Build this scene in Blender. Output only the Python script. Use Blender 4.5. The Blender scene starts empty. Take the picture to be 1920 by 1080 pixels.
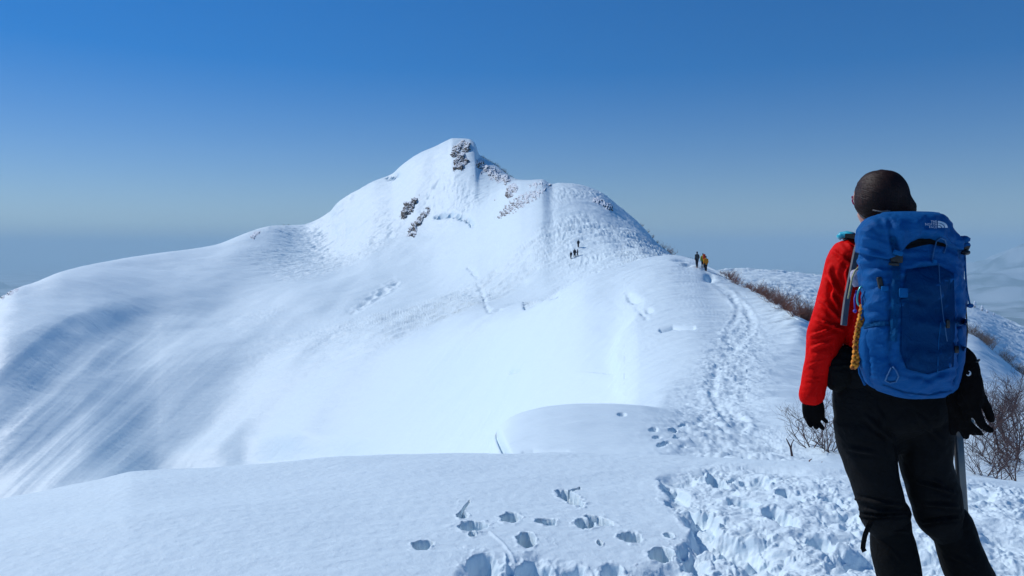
import bpy, bmesh, math, random
import numpy as np
from mathutils import Vector, Matrix, noise as mnoise

scene = bpy.context.scene
# ------------------------------------------------------------------ camera
F = 1507.0            # focal length in photo pixels (1920 wide)
HZ = 470.0            # horizon row of the photo
cam_d = bpy.data.cameras.new("camera")
cam = bpy.data.objects.new("camera", cam_d)
scene.collection.objects.link(cam)
cam.location = (0, 0, 0)
cam.rotation_euler = (math.radians(90), 0, 0)
cam_d.sensor_width = 36.0
cam_d.lens = F / 1920 * 36
cam_d.shift_y = -(540 - HZ) / 1920
cam_d.clip_start = 0.05
cam_d.clip_end = 60000
scene.camera = cam

# ------------------------------------------------------------------ light
SUN_EL = math.radians(42)
SUN_AZ = math.radians(-59)         # clockwise from +Y (view direction); negative = left
sdir = Vector((math.sin(SUN_AZ) * math.cos(SUN_EL), math.cos(SUN_AZ) * math.cos(SUN_EL), math.sin(SUN_EL)))
sl = bpy.data.lights.new("sun", 'SUN')
sl.energy = 2.95
sl.angle = math.radians(0.53)
sl.color = (1.0, 0.985, 0.955)
so = bpy.data.objects.new("sun", sl)
so.rotation_euler = sdir.to_track_quat('Z', 'Y').to_euler()
scene.collection.objects.link(so)

world = bpy.data.worlds.new("World")
scene.world = world
world.use_nodes = True
wn = world.node_tree
bg = wn.nodes["Background"]
sky = wn.nodes.new("ShaderNodeTexSky")
sky.sky_type = 'NISHITA'
sky.sun_disc = False
sky.sun_elevation = SUN_EL
sky.sun_rotation = SUN_AZ
sky.altitude = 1900
sky.air_density = 1.0
sky.dust_density = 0.3
sky.ozone_density = 3.0
hsv = wn.nodes.new("ShaderNodeHueSaturation")
hsv.inputs["Hue"].default_value = 0.500
hsv.inputs["Saturation"].default_value = 1.50
wn.links.new(sky.outputs[0], hsv.inputs["Color"])
wtc = wn.nodes.new("ShaderNodeTexCoord"); wsp = wn.nodes.new("ShaderNodeSeparateXYZ")
wn.links.new(wtc.outputs["Generated"], wsp.inputs[0])
for sock, lo, hi in (("Saturation", 1.34, 1.84), ("Value", 0.69, 1.06), ("Hue", 0.516, 0.502)):
    wr = wn.nodes.new("ShaderNodeMapRange"); wr.interpolation_type = 'LINEAR'
    wr.inputs[1].default_value = 0.0; wr.inputs[2].default_value = 0.60
    wr.inputs[3].default_value = lo; wr.inputs[4].default_value = hi
    wn.links.new(wsp.outputs[2], wr.inputs[0]); wn.links.new(wr.outputs[0], hsv.inputs[sock])
wn.links.new(hsv.outputs[0], bg.inputs[0])
bg.inputs[1].default_value = 0.100

vs = scene.view_settings
vs.view_transform = 'Standard'
vs.look = 'None'
vs.exposure = 0.0
vs.gamma = 1
scene.cycles.max_bounces = 5
scene.cycles.diffuse_bounces = 3
scene.cycles.volume_bounces = 2

# ------------------------------------------------------------------ helpers
COL = scene.collection

def link(o, parent=None):
    COL.objects.link(o)
    if parent is not None:
        o.parent = parent
    return o

def tag(o, label=None, cat=None, group=None, kind=None):
    if label: o["label"] = label
    if cat: o["category"] = cat
    if group: o["group"] = group
    if kind: o["kind"] = kind
    return o

def empty(name, loc, rz=0.0):
    o = bpy.data.objects.new(name, None)
    o.location = loc
    o.rotation_euler = (0, 0, rz)
    o.empty_display_size = 0.1
    return link(o)

def copy_tree(o, parent=None):
    c = o.copy()
    link(c, parent)
    for ch in list(o.children):
        copy_tree(ch, c)
    return c

def mat(name, col, rough=0.8, **kw):
    m = bpy.data.materials.new(name)
    m.use_nodes = True
    b = m.node_tree.nodes["Principled BSDF"]
    b.inputs["Base Color"].default_value = (*col, 1)
    b.inputs["Roughness"].default_value = rough
    for k, v in kw.items():
        b.inputs[k].default_value = v
    return m

def node(m, typ, **kw):
    n = m.node_tree.nodes.new(typ)
    for k, v in kw.items():
        setattr(n, k, v)
    return n

def lk(m, a, b):
    m.node_tree.links.new(a, b)

def W(px, py, Y):
    """photo pixel at depth Y -> world point"""
    return Vector(((px - 960) / F * Y, Y, -(py - HZ) / F * Y))

# ------------------------------------------------------------------ numeric noise
_rng = np.random.RandomState(7)
_perm = _rng.permutation(4096).astype(np.int32)
_perm = np.concatenate([_perm, _perm])
_ang = _rng.rand(4096) * 2 * np.pi
_gx = np.cos(_ang).astype(np.float32); _gy = np.sin(_ang).astype(np.float32)

def pn(x, y):
    xi = np.floor(x).astype(np.int64); yi = np.floor(y).astype(np.int64)
    xf = (x - xi).astype(np.float32); yf = (y - yi).astype(np.float32)
    u = xf * xf * xf * (xf * (xf * 6 - 15) + 10); v = yf * yf * yf * (yf * (yf * 6 - 15) + 10)
    def g(a, b, dx, dy):
        h = _perm[(_perm[a & 4095] + b) & 4095]
        return _gx[h] * dx + _gy[h] * dy
    n00 = g(xi, yi, xf, yf); n10 = g(xi + 1, yi, xf - 1, yf)
    n01 = g(xi, yi + 1, xf, yf - 1); n11 = g(xi + 1, yi + 1, xf - 1, yf - 1)
    a = n00 + u * (n10 - n00); b = n01 + u * (n11 - n01)
    return (a + v * (b - a)) * 1.5

def fbm(x, y, o=4, g=0.5):
    r = 0; a = 1
    for i in range(o):
        r = r + a * pn(x + 17.3 * i, y - 9.1 * i); a *= g; x = x * 2.03; y = y * 2.03
    return r

def sstep(a, b, x):
    t = np.clip((x - a) / (b - a), 0, 1)
    return t * t * (3 - 2 * t)

def pchip(xk, yk, x):
    """monotone cubic through 1-D knots"""
    xk = np.asarray(xk, float); yk = np.asarray(yk, float)
    h = np.diff(xk); d = np.diff(yk) / h
    m = np.zeros_like(yk)
    w1 = 2 * h[1:] + h[:-1]; w2 = h[1:] + 2 * h[:-1]
    ok = d[1:] * d[:-1] > 0
    with np.errstate(divide='ignore', invalid='ignore'):
        mm = (w1 + w2) / (w1 / d[:-1] + w2 / d[1:])
    m[1:-1] = np.where(ok, mm, 0)
    m[0] = d[0]; m[-1] = d[-1]
    x = np.clip(x, xk[0], xk[-1])
    i = np.clip(np.searchsorted(xk, x) - 1, 0, len(xk) - 2)
    t = (x - xk[i]) / h[i]
    return ((2*t**3-3*t**2+1) * yk[i] + (t**3-2*t**2+t) * h[i] * m[i]
            + (-2*t**3+3*t**2) * yk[i+1] + (t**3-t**2) * h[i] * m[i+1])

# ------------------------------------------------------------------ terrain
# lines running across the terrain: (px, depth, py) as surveyed from the photograph
LN = [
 # 0 under the camera
 None,
 # 1 around the hiker's feet
 None,
 # 2 brow of the near snow mound
 [(-600,6,1030),(0,6.3,945),(100,6.4,926),(200,6.5,904),(250,6.5,893),(300,6.5,890),(400,6.5,884),(500,6.5,877),(640,6.5,866),(800,6.5,860),(960,6.5,857),(1100,6.5,857),(1240,6.3,862),(1320,6,872),(1450,5.7,880),(1560,5.5,886),(1700,5.5,895),(1830,5.5,903),(1920,5.5,912),(2500,5.5,980)],
 # 3 hidden dip behind it
 [(-600,10,1200),(0,10,1040),(300,10,960),(640,9.5,925),(880,9.3,935),(960,9,926),(1040,9,913),(1120,9,905),(1240,9,892),(1320,9,890),(1450,8.5,896),(1560,8.5,905),(1700,8.5,920),(1920,8.5,945),(2500,8.5,1100)],
 # 4 second snow bump
 [(-600,20,1250),(0,20,1150),(600,20,1080),(820,20,1010),(900,20,925),(914,20,876),(925,20,822),(940,20,796),(960,20,781),(990,20,770),(1035,20,761),(1090,20,757),(1140,20,757),(1200,20,761),(1240,20,768),(1300,20,784),(1400,20,800),(1500,18,815),(1560,16,826),(1700,16,835),(1820,20,806),(1920,20,826),(2500,20,1000)],
 # 5 dip behind it
 [(-600,50,1200),(0,50,1100),(600,45,1000),(820,38,960),(900,30,935),(940,29,850),(1000,28,815),(1100,28,800),(1165,28,785),(1200,28,768),(1250,28,752),(1350,28,750),(1500,26,762),(1700,26,780),(1820,35,752),(1920,35,772),(2500,35,950)],
 # 6 lower bowl / trail
 [(-600,112,1050),(0,123,975),(150,130,950),(300,142,925),(450,140,905),(600,125,892),(800,92,882),(900,72,868),(1000,55,808),(1100,46,768),(1150,43.5,735),(1200,41,700),(1300,40,672),(1400,42,662),(1500,40,684),(1700,46,705),(1820,52,704),(1920,55,736),(2500,55,900)],
 # 7 bowl / crest of the corniced hump / shrub edge
 [(-600,140,850),(0,150,760),(150,166,720),(300,195,690),(450,207,662),(600,200,640),(800,165,620),(900,130,610),(960,112,592),(1000,104,574),(1040,98,552),(1100,93,520),(1160,95,497),(1200,96,485),(1230,96,478),(1260,96,475),(1300,94,483),(1330,90,498),(1380,78,527),(1440,64,561),(1500,52,605),(1560,58,614),(1700,80,600),(1820,95,626),(1870,92,664),(1920,90,704),(2500,90,850)],
 # 8 saddle behind the hump
 [(-600,150,790),(0,160,700),(150,182,650),(300,226,602),(450,249,580),(600,240,560),(800,215,560),(900,180,566),(960,165,566),(1000,156,566),(1040,150,560),(1100,145,535),(1160,140,510),(1200,135,498),(1260,130,490),(1300,115,510),(1330,112,540),(1380,100,580),(1440,95,610),(1500,90,645),(1560,95,650),(1700,115,640),(1820,140,655),(1920,140,735),(2500,140,900)],
 # 9 false summit spur / near edge of far plateau
 [(-600,162,740),(0,172,640),(150,206,578),(300,254,545),(450,298,500),(600,320,488),(700,300,465),(800,288,440),(870,282,403),(900,280,386),(930,280,366),(955,280,348),(980,280,339),(1015,277,337),(1036,277,346.5),(1050,277,345),(1072,277,346),(1100,278,352),(1130,279,365),(1160,280,388),(1200,279,422),(1240,272,465),(1260,265,480),(1290,252,500),(1330,238,524),(1380,230,535),(1450,225,545),(1530,220,560),(1700,220,592),(1820,200,625),(1920,200,690),(2500,200,860)],
 # 10 main skyline
 [(-600,205,670),(-100,208,602),(0,216,558),(30,224,541),(60,234,531),(120,256,508),(200,292,490),(300,330,474),(400,355,460),(450,362,442),(480,368,431),(510,375,424),(570,400,421),(595,398,412),(615,395,400),(640,392,376),(670,388,358),(700,384,341),(735,380,327),(750,378,314),(780,372,292),(820,366,274),(838,363,265),(850,360,261),(878,356,262),(890,354,269),(899,352,292),(915,350,303),(930,347,312),(960,340,336),(1000,335,352),(1040,330,365),(1200,300,450),(1260,280,500),(1300,280,515),(1340,300,508),(1380,310,505),(1450,310,508),(1530,310,516),(1700,315,545),(1820,320,572),(1870,320,590),(1920,310,612),(2500,300,800)],
]
PXL, PXR = -600.0, 2500.0
thL, thR = math.atan((PXL-960)/F), math.atan((PXR-960)/F)

def lines_at(th):
    """R_k, Z_k arrays for azimuth array th in (-pi, pi]"""
    n = len(th)
    px = np.clip(960 + F * np.tan(np.clip(th, thL, thR)), PXL, PXR)
    cs = np.cos(np.clip(th, thL, thR))
    Rs, Zs = [], []
    # weight of the wrap-around behind the camera
    back = (th > thR) | (th < thL)
    span = 2*math.pi - (thR - thL)
    w = np.where(th > thR, (th - thR), (th + 2*math.pi - thR)) / span
    w = np.where(back, w, 0)
    for k, L in enumerate(LN):
        if k == 0:
            R = np.full(n, 0.35); Z = np.full(n, -1.40)
        elif k == 1:
            R = np.full(n, 2.9); Z = np.full(n, -1.40)
        else:
            a = np.array(L, float)
            Y = pchip(a[:,0], a[:,1], px); py = pchip(a[:,0], a[:,2], px)
            R = Y / cs; Z = -(py - HZ) / F * Y
            e = []
            for p, t in ((PXR, thR), (PXL, thL)):
                y = np.interp(p, a[:,0], a[:,1]); q = np.interp(p, a[:,0], a[:,2])
                e.append((y/math.cos(t), -(q-HZ)/F*y))
            ws = w*w*(3-2*w)
            R = np.where(back, e[0][0]*(1-ws) + e[1][0]*ws, R)
            Z = np.where(back, e[0][1]*(1-ws) + e[1][1]*ws, Z)
        Rs.append(R); Zs.append(Z)
    Rs.append(Rs[-1] + 55); Zs.append(Zs[-1] - 32)
    Rs.append(Rs[-1] + 300); Zs.append(Zs[-1]*0 - 260)
    Rs.append(Rs[-1]*0 + 2200); Zs.append(Zs[-1]*0 - 520)
    return np.array(Rs), np.array(Zs)

def pchip_cols(RK, ZK):
    h = np.diff(RK, axis=0); d = np.diff(ZK, axis=0) / h
    m = np.zeros_like(ZK)
    w1 = 2*h[1:] + h[:-1]; w2 = h[1:] + 2*h[:-1]
    with np.errstate(divide='ignore', invalid='ignore'):
        mm = (w1+w2)/(w1/d[:-1]+w2/d[1:])
    m[1:-1] = np.where(d[1:]*d[:-1] > 0, mm, 0)
    m[0] = 0; m[-1] = 0
    return h, m

# columns: dense inside the picture, sparse around the back
NC = 1500
pxs = np.linspace(-70, 1990, NC)
th_in = np.arctan((pxs - 960) / F)
th_r = np.linspace(th_in[-1], math.pi, 170)[1:] ; th_l = np.linspace(-math.pi, th_in[0], 170)[:-1]
th_r2 = th_in[-1] + (math.pi - th_in[-1]) * (np.linspace(0, 1, 170)[1:])**1.5
th_l2 = -( -th_in[0] + (math.pi + th_in[0]) * (np.linspace(0, 1, 170)[1:])**1.5)[::-1]
TH = np.concatenate([th_l2[1:], th_in, th_r2])       # -pi excluded (same as +pi)
i0 = len(th_l2) - 1                                  # index of first in-picture column
RK, ZK = lines_at(TH)
RK[1:] = np.maximum(RK[1:], RK[:-1] * 1.02)
hK, mK = pchip_cols(RK, ZK)
for k_ in (6, 7, 8, 9):
    for w_ in (41, 31):
        pad = np.pad(mK[k_], w_//2, mode='wrap')
        mK[k_] = np.convolve(pad, np.ones(w_)/w_, mode='valid')

ROWS = [24, 450, 60, 100, 70, 120, 230, 50, 190, 210, 10, 8, 8]
def build_rows(k0, k1, first=False):
    Rr, Zr, T = [], [], []
    for k in range(k0, k1):
        n = ROWS[k]
        for j in range(n + (1 if k == k1-1 else 0)):
            s = j / n
            R = RK[k]**(1-s) * RK[k+1]**s
            t = (R - RK[k]) / hK[k]
            Z = ((2*t**3-3*t**2+1)*ZK[k] + (t**3-2*t**2+t)*hK[k]*mK[k]
                 + (-2*t**3+3*t**2)*ZK[k+1] + (t**3-t**2)*hK[k]*mK[k+1])
            Rr.append(R); Zr.append(Z); T.append(k+s)
    return np.array(Rr), np.array(Zr), np.array(T)

def seg_dist(px, py, pts):
    """distance in photo pixels to a polyline and position 0..1 along it, and side sign"""
    best = np.full(px.shape, 1e9); side = np.zeros(px.shape); along = np.zeros(px.shape)
    L = 0; tot = sum(math.dist(a[:2], b[:2]) for a, b in zip(pts[:-1], pts[1:]))
    for a, b in zip(pts[:-1], pts[1:]):
        dx, dy = b[0]-a[0], b[1]-a[1]; l2 = dx*dx+dy*dy
        t = np.clip(((px-a[0])*dx + (py-a[1])*dy)/l2, 0, 1)
        ex = px-(a[0]+t*dx); ey = py-(a[1]+t*dy)
        d = np.hypot(ex, ey)
        m = d < best
        best = np.where(m, d, best)
        side = np.where(m, np.sign(ex*dy - ey*dx), side)
        along = np.where(m, (L + t*math.sqrt(l2))/tot, along)
        L += math.sqrt(l2)
    return best, side, along

def inpoly(px, py, poly):
    ins = np.zeros(px.shape, bool)
    n = len(poly)
    for i in range(n):
        x1, y1 = poly[i]; x2, y2 = poly[(i+1) % n]
        c = ((y1 > py) != (y2 > py)) & (px < (x2-x1)*(py-y1)/((y2-y1) if y2 != y1 else 1e-9) + x1)
        ins ^= c
    return ins

def grid_mesh(name, X, Y, Z, material, wrap=True):
    nr, nc = X.shape
    co = np.stack([X, Y, Z], -1).reshape(-1, 3).astype(np.float32)
    idx = np.arange(nr*nc).reshape(nr, nc)
    if wrap:
        idx = np.concatenate([idx, idx[:, :1]], 1)
    q = np.stack([idx[:-1, :-1], idx[:-1, 1:], idx[1:, 1:], idx[1:, :-1]], -1).reshape(-1, 4)
    q = q[:, ::-1]
    me = bpy.data.meshes.new(name)
    me.vertices.add(len(co)); me.vertices.foreach_set("co", co.ravel())
    me.loops.add(q.size); me.loops.foreach_set("vertex_index", q.ravel().astype(np.int32))
    me.polygons.add(len(q)); me.polygons.foreach_set("loop_start", (np.arange(len(q))*4).astype(np.int32))
    me.polygons.foreach_set("use_smooth", np.ones(len(q), bool))
    me.update(calc_edges=True)
    me.materials.append(material)
    o = bpy.data.objects.new(name, me)
    return link(o)

# ---- snow material
def snow_mat(name, s1, s2, d1, d2, aniso=(1,1,1), sparkle=False):
    m = mat(name, (0.748, 0.884, 0.944), 0.55)
    b = m.node_tree.nodes["Principled BSDF"]
    b.inputs["Specular IOR Level"].default_value = 0.25
    tc = node(m, "ShaderNodeTexCoord"); mp = node(m, "ShaderNodeMapping")
    mp.inputs["Scale"].default_value = aniso
    lk(m, tc.outputs["Object"], mp.inputs[0])
    n1 = node(m, "ShaderNodeTexNoise"); n1.inputs["Scale"].default_value = s1; n1.inputs["Detail"].default_value = 6
    n2 = node(m, "ShaderNodeTexNoise"); n2.inputs["Scale"].default_value = s2; n2.inputs["Detail"].default_value = 4
    lk(m, mp.outputs[0], n1.inputs[0]); lk(m, mp.outputs[0], n2.inputs[0])
    b1 = node(m, "ShaderNodeBump"); b1.inputs["Distance"].default_value = d1; b1.inputs["Strength"].default_value = 1
    b2 = node(m, "ShaderNodeBump"); b2.inputs["Distance"].default_value = d2; b2.inputs["Strength"].default_value = 1
    lk(m, n1.outputs[0], b1.inputs["Height"]); lk(m, n2.outputs[0], b2.inputs["Height"])
    lk(m, b1.outputs[0], b2.inputs["Normal"]); lk(m, b2.outputs[0], b.inputs["Normal"])
    return m
M_near = snow_mat("near_snow", 14, 160, 0.012, 0.0016)
M_far = snow_mat("ridge_snow", 0.9, 0.22, 0.09, 0.22, (0.75, 1.4, 1))

# ---------------- near ground
Rn, Zn, Tn = build_rows(0, 3)
THn = np.broadcast_to(TH, Rn.shape)
Xn = Rn*np.sin(THn); Yn = Rn*np.cos(THn)
front = np.abs(THn) < 1.2
Ys = np.where(Yn > 0.3, Yn, 0.3)
PXn = np.where(front, 960 + F*Xn/Ys, -9999.); PYn = np.where(front, HZ - F*Zn/Ys, -9999.)

def near_xy(px, py):
    """plan position on the near ground under a photo pixel"""
    c = i0 + int(np.clip((px+70)/2060*(NC-1), 0, NC-1))
    j = int(np.argmin(np.abs(PYn[:450, c] - py)))
    return Xn[j, c], Yn[j, c]

disp = 0.035*fbm(Xn*0.35, Yn*0.5, 3) * sstep(1.0, 4.0, Rn)
disp += 0.0035*fbm(Xn*3.0, Yn*6.0, 3)
# churned snow of the trampled track
wob = 11*fbm(Xn*1.6, Yn*1.6, 3)*sstep(875,925,PYn)
poly = [(1238,893),(1330,872),(1450,877),(1560,880),(2300,885),(2300,1700),(700,1700),(870,1060),(930,1047),(1020,1040),(1110,1052),(1200,1056),(1285,1030),(1292,985),(1262,950)]
_d, _, _ = seg_dist(PXn + wob, PYn + wob*.5, poly + poly[:1])
_d = np.where(inpoly(PXn + wob, PYn + wob*.5, poly), _d, -_d) + 5*pn(Xn*7, Yn*7)
churn = sstep(-9, 20, _d)
churn = np.where(front, churn, 0)
soft = churn*sstep(2.12, 2.0, Tn)[:, None]
bil = lambda x, y: 1 - 2*np.abs(pn(x, y))
# clods: worley-like domes
def clods(x, y, s, seed, r0=0.25, r1=0.6):
    gx = np.floor(x/s).astype(np.int64); gy = np.floor(y/s).astype(np.int64)
    out = np.zeros(x.shape, np.float32)
    for ax in (-1, 0, 1):
        for ay in (-1, 0, 1):
            cx = gx+ax; cy = gy+ay
            h = _perm[(_perm[(cx+seed) & 4095] + cy) & 4095]
            ox = (_gx[h]*0.5+0.5); oy = (_gy[h]*0.5+0.5)
            r = (r0 + (r1-r0)*((h % 97)/97.0))*s
            d2 = ((cx+ox)*s - x)**2 + ((cy+oy)*s - y)**2
            out = np.maximum(out, np.clip(1-d2/(r*r), 0, 1)**1.5*r*1.15)
    return out
wx = Xn + 0.03*pn(Xn*9, Yn*9); wy = Yn + 0.03*pn(Xn*9+40, Yn*9)
ch = (-0.030 + 0.035*fbm(wx*2.6, wy*2.6, 3) + 0.020*pn(wx*6.5, wy*6.5)
      + 0.20*clods(wx, wy, 0.15, 3) + 0.40*clods(wx, wy, 0.075, 11) + 0.48*clods(wx, wy, 0.038, 23) + 0.25*clods(wx, wy, 0.02, 29)
      + 0.004*pn(wx*45, wy*45))
deep = sstep(0.15, 0.6, pn(wx*1.9+5.5, wy*1.5-2.2))
ch -= 0.05*deep
ch = ch + .02*pn(wx*3.7+8, wy*3.1)
calm = 1 - 0.35*sstep(1480, 1700, PXn)         # finer, flatter grit to the right of the track
ch = ch*(.45+.85*sstep(-.35,.5,fbm(wx*1.1+2, wy*1.1, 2))) - .02
disp = disp + soft*ch*calm
# boot and pole prints
prints = [(1068,926,19,15,.13,.2),(1078,912,6,12,.05,-.6),(958,970,20,12,.13,0),(1024,977,20,9,.10,0),(1098,979,17,12,.12,0),(1125,972,18,13,.12,.4),
 (988,1012,18,15,.12,0),(1184,1004,21,11,.13,0),(1240,1034,24,13,.13,-.3),(793,1026,18,10,.09,0),(886,988,30,12,.10,0),(868,965,11,8,.07,0),
 (872,950,3,26,.04,-.1),(886,1005,7,5,.05,0),(1125,1015,6,4,.05,0),(1268,915,26,18,.16,0),(1282,945,17,16,.14,.4),(1318,968,34,22,.15,-.3),(1462,962,30,20,.15,0),(1482,925,22,12,.10,0),
 (1300,1040,24,26,.18,0),(906,1060,34,24,.14,0),(1000,1062,40,20,.16,0),(1080,1066,26,16,.12,0),(1150,1064,22,14,.10,0),(1420,898,40,8,.06,0),(1345,900,18,10,.10,0),(1385,1000,30,14,.1,.2),(1440,1040,32,14,.1,-.2),(1540,1000,26,12,.1,0),(1395,935,26,12,.1,.3),(1560,930,20,9,.09,0),(1500,1062,34,12,.1,.1),(1220,870,10,4,.04,0),(1255,1000,9,6,.05,0)]
for (px, py, w, h, dep, rot) in prints:
    cx, cy = near_xy(px, py)
    cx2, _ = near_xy(px + w, py); _, cy2 = near_xy(px, py - h)
    ax = abs(cx2 - cx)*1.0; ay = abs(cy2 - cy)*.88
    dx = Xn - cx; dy = Yn - cy
    sel = (np.abs(dx) < ax*2.2) & (np.abs(dy) < ay*2.2)
    if not sel.any(): continue
    c_, s_ = math.cos(rot), math.sin(rot)
    u = (dx[sel]*c_ + dy[sel]*s_)/ax; v = (-dx[sel]*s_ + dy[sel]*c_)/ay
    r = np.sqrt(u*u+v*v) * (1 + 0.22*pn(Xn[sel]*16, Yn[sel]*16) + .1*pn(Xn[sel]*40, Yn[sel]*40))
    if px > 1255 or py > 1045: dep = min(dep, .10)*.75
    hole = 1 - sstep(0.86 if px < 1255 and py < 1045 else .55, 1.0, r)
    rim = np.exp(-((r-1.18)/0.16)**2)
    disp[sel] = disp[sel]*(1-0.5*hole) - dep*1.15*hole + 0.007*rim*(0.5+pn(Xn[sel]*22, Yn[sel]*22))
# drag lines beside the prints
for pts, wd, dp in (([(920,1000),(945,1022),(965,1048)],2.5,.005),([(806,1024),(835,1026),(868,1028)],2,-.006)):
    d, s_, al = seg_dist(PXn, PYn, pts)
    disp += dp*np.exp(-(d/wd)**2)
# crumbs scattered around the prints
cm = np.maximum(sstep(.25,.6,fbm(Xn*1.3+3, Yn*1.3, 2)), sstep(-60,-5,_d)*sstep(.0,.4,pn(Xn*3,Yn*3))) * (PXn > 840) * (PXn < 1330) * (PYn > 930)
disp += cm*0.5*np.clip(clods(Xn, Yn, .035, 31, .08, .3), 0, .01)
grn = grid_mesh("snow_ground", Xn, Yn, Zn + disp, M_near)
tag(grn, kind="structure")
Zn_f = Zn + disp

# ---------------- ridge and mountain
Rm, Zm, Tm = build_rows(3, len(RK) - 1)
THm = np.broadcast_to(TH, Rm.shape)
Xm = Rm*np.sin(THm); Ym = Rm*np.cos(THm)
front = np.abs(THm) < 1.2
Ys = np.where(Ym > 0.5, Ym, 0.5)
PX = np.where(front, 960 + F*Xm/Ys, -9999.); PY = np.where(front, HZ - F*Zm/Ys, -9999.)
T = np.broadcast_to(Tm[:, None], Rm.shape)
mpp = Ys / F                                    # metres per photo pixel
far = sstep(5.5, 7.0, T)
dz = np.zeros(Rm.shape)
rough_n = fbm(Xm*0.02+3, Ym*0.02, 4)
dz += far * 1.0 * rough_n * (1 - sstep(9.7, 10, T)) * (1 - sstep(8.3, 9, T)*sstep(840, 960, PX))
# wind ripples everywhere on the mountain
_l = sstep(620, 380, PX)
rip = fbm(Xm*0.16 + 0.5*pn(Xm*.03,Ym*.03), Ym*0.42, 4, 0.6)*(1-_l) + .45*_l*fbm(Xm*0.06+Ym*.05, Ym*0.08, 3, 0.5)
env = 0.17 + 1.0*sstep(0.0, 0.6, fbm(Xm*0.018+9, Ym*0.018, 2)) + .45*sstep(1000, 1080, PX) + .3*sstep(8.6, 9.3, T)
dz += sstep(6.2, 7.5, T) * (0.36 * rip + 0.10*(1-.8*_l)*fbm(Xm*.45, Ym*1.2, 3, .6)) * env

def ridge(pts, h, wl, wr, lo=0.0):
    """a rib of snow: crest along pts, width wl/wr px on the left/right side, height h m"""
    global dz
    p = sorted(pts, key=lambda q: q[1])
    ys = np.array([q[1] for q in p], float); xs = np.array([q[0] for q in p], float)
    xc = pchip(ys, xs, PY)
    al = np.clip((PY-ys[0])/(ys[-1]-ys[0]), 0, 1)
    sl_ = abs(xs[-1]-xs[0])/(ys[-1]-ys[0])
    d = (PX - xc)/math.sqrt(1+sl_*sl_)
    w = np.where(d < 0, wl, wr)
    dz += h * np.exp(-(d/w)**2) * sstep(0,.3,al)*sstep(0,.15,1-al+.04) * (T > 5.2) * (T < 9.95)
RIDGES = [
 ([(620,560),(520,600),(440,660),(350,760),(225,895),(150,990)], 2.9, 95, 42),
 ([(470,560),(390,620),(310,700),(215,810),(130,900),(60,960)], 1.1, 75, 50),
 ([(640,600),(560,680),(470,790),(380,890)], 2.2, 62, 36),
 ([(760,560),(690,660),(600,770),(520,870)], 2.6, 72, 42),
 ([(880,600),(800,700),(700,800),(640,860)], 1.5, 60, 38),
]
for r in RIDGES: ridge(*r)
# long diagonal flutes running down to the lower left
_a = PX + 1.15*PY; _w = sstep(5.3, 6.2, T)*sstep(8.9, 7.6, T)*sstep(1120, 820, PX)
dz += _w*(.42*fbm(_a/85+.3, PY/420, 2, .45) + .06*fbm(_a/30+5, PY/200, 3, .5)*(fbm(Xm*.02, Ym*.02+7, 2) > 0))
# shaded hollow below the spur on the far left
rim_ = [(262,540),(225,552),(190,566),(150,583),(90,622),(40,665),(-10,705),(-90,800),(-170,930),(-240,1050)]
ys_ = np.array([q[1] for q in rim_], float); xs_ = np.array([q[0] for q in rim_], float)
xc = pchip(ys_, xs_, PY)
sl_ = np.abs(pchip(ys_, xs_, PY+3)-pchip(ys_, xs_, PY-3))/6
d = (PX - xc)/np.sqrt(1+sl_*sl_) + 2.0*fbm(Xm*.12, Ym*.12, 2)
low = sstep(5.2,5.8,T)*sstep(9.7,9.3,T)*sstep(540,600,PY)*sstep(360,240,PX)
dp_ = np.clip(d, 0, None); dn_ = np.clip(-d, 0, None)
dz += low * (0.5*np.exp(-(dn_/50)**2)*np.exp(-(dp_/14)**2) - 2.3*(1-np.exp(-(dp_/45)**2))*np.exp(-(dp_/150)**2))
sast = np.clip(1 - np.abs(fbm(Xm*0.10+4, Ym*0.55 + Xm*.1, 3, .6))*2.4, 0, 1)
dz += low*sstep(4, 30, dp_)*sstep(150, 90, dp_)*0.05*sast
# tracked, wind-scoured face of the false summit
def softpoly(poly, r):
    d_, _, _ = seg_dist(PX, PY, poly + poly[:1])
    return sstep(-r, r, np.where(inpoly(PX, PY, poly), d_, -d_))
fm = softpoly([(1040,335),(1110,340),(1265,470),(1290,530),(1060,500),(1030,440)], 22) * (PX < 1290)
dz += fm * sstep(9.02, 8.9, T)*sstep(7.4,7.8,T) * (0.20*sstep(1190,1120,PX)*sstep(-.35,.35,fbm(Xm*.06,Ym*.06+3,2))*fbm(Xm*0.9+1.5*pn(Xm*.08,Ym*.08), Ym*0.16+.8*pn(Xm*.3,Ym*.1), 4, .7) + .22*sstep(1120,1190,PX)*fbm(Xm*.30+Ym*.1, Ym*.5, 4, .6))
scour = fm*sstep(1110, 1200, PX)
dz += sstep(7.4,7.8,T)*scour*0.6*np.clip(fbm(Xm*.12, Ym*.3, 3), -.3, 1) * sstep(9.0, 8.8, T)
# fine flutings under the summit
fl = softpoly([(820,325),(870,340),(905,390),(870,410),(815,400),(790,380)], 14)
dz += fl*0.14*fbm(Xm*0.7, Ym*0.15, 3, .7)
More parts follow.
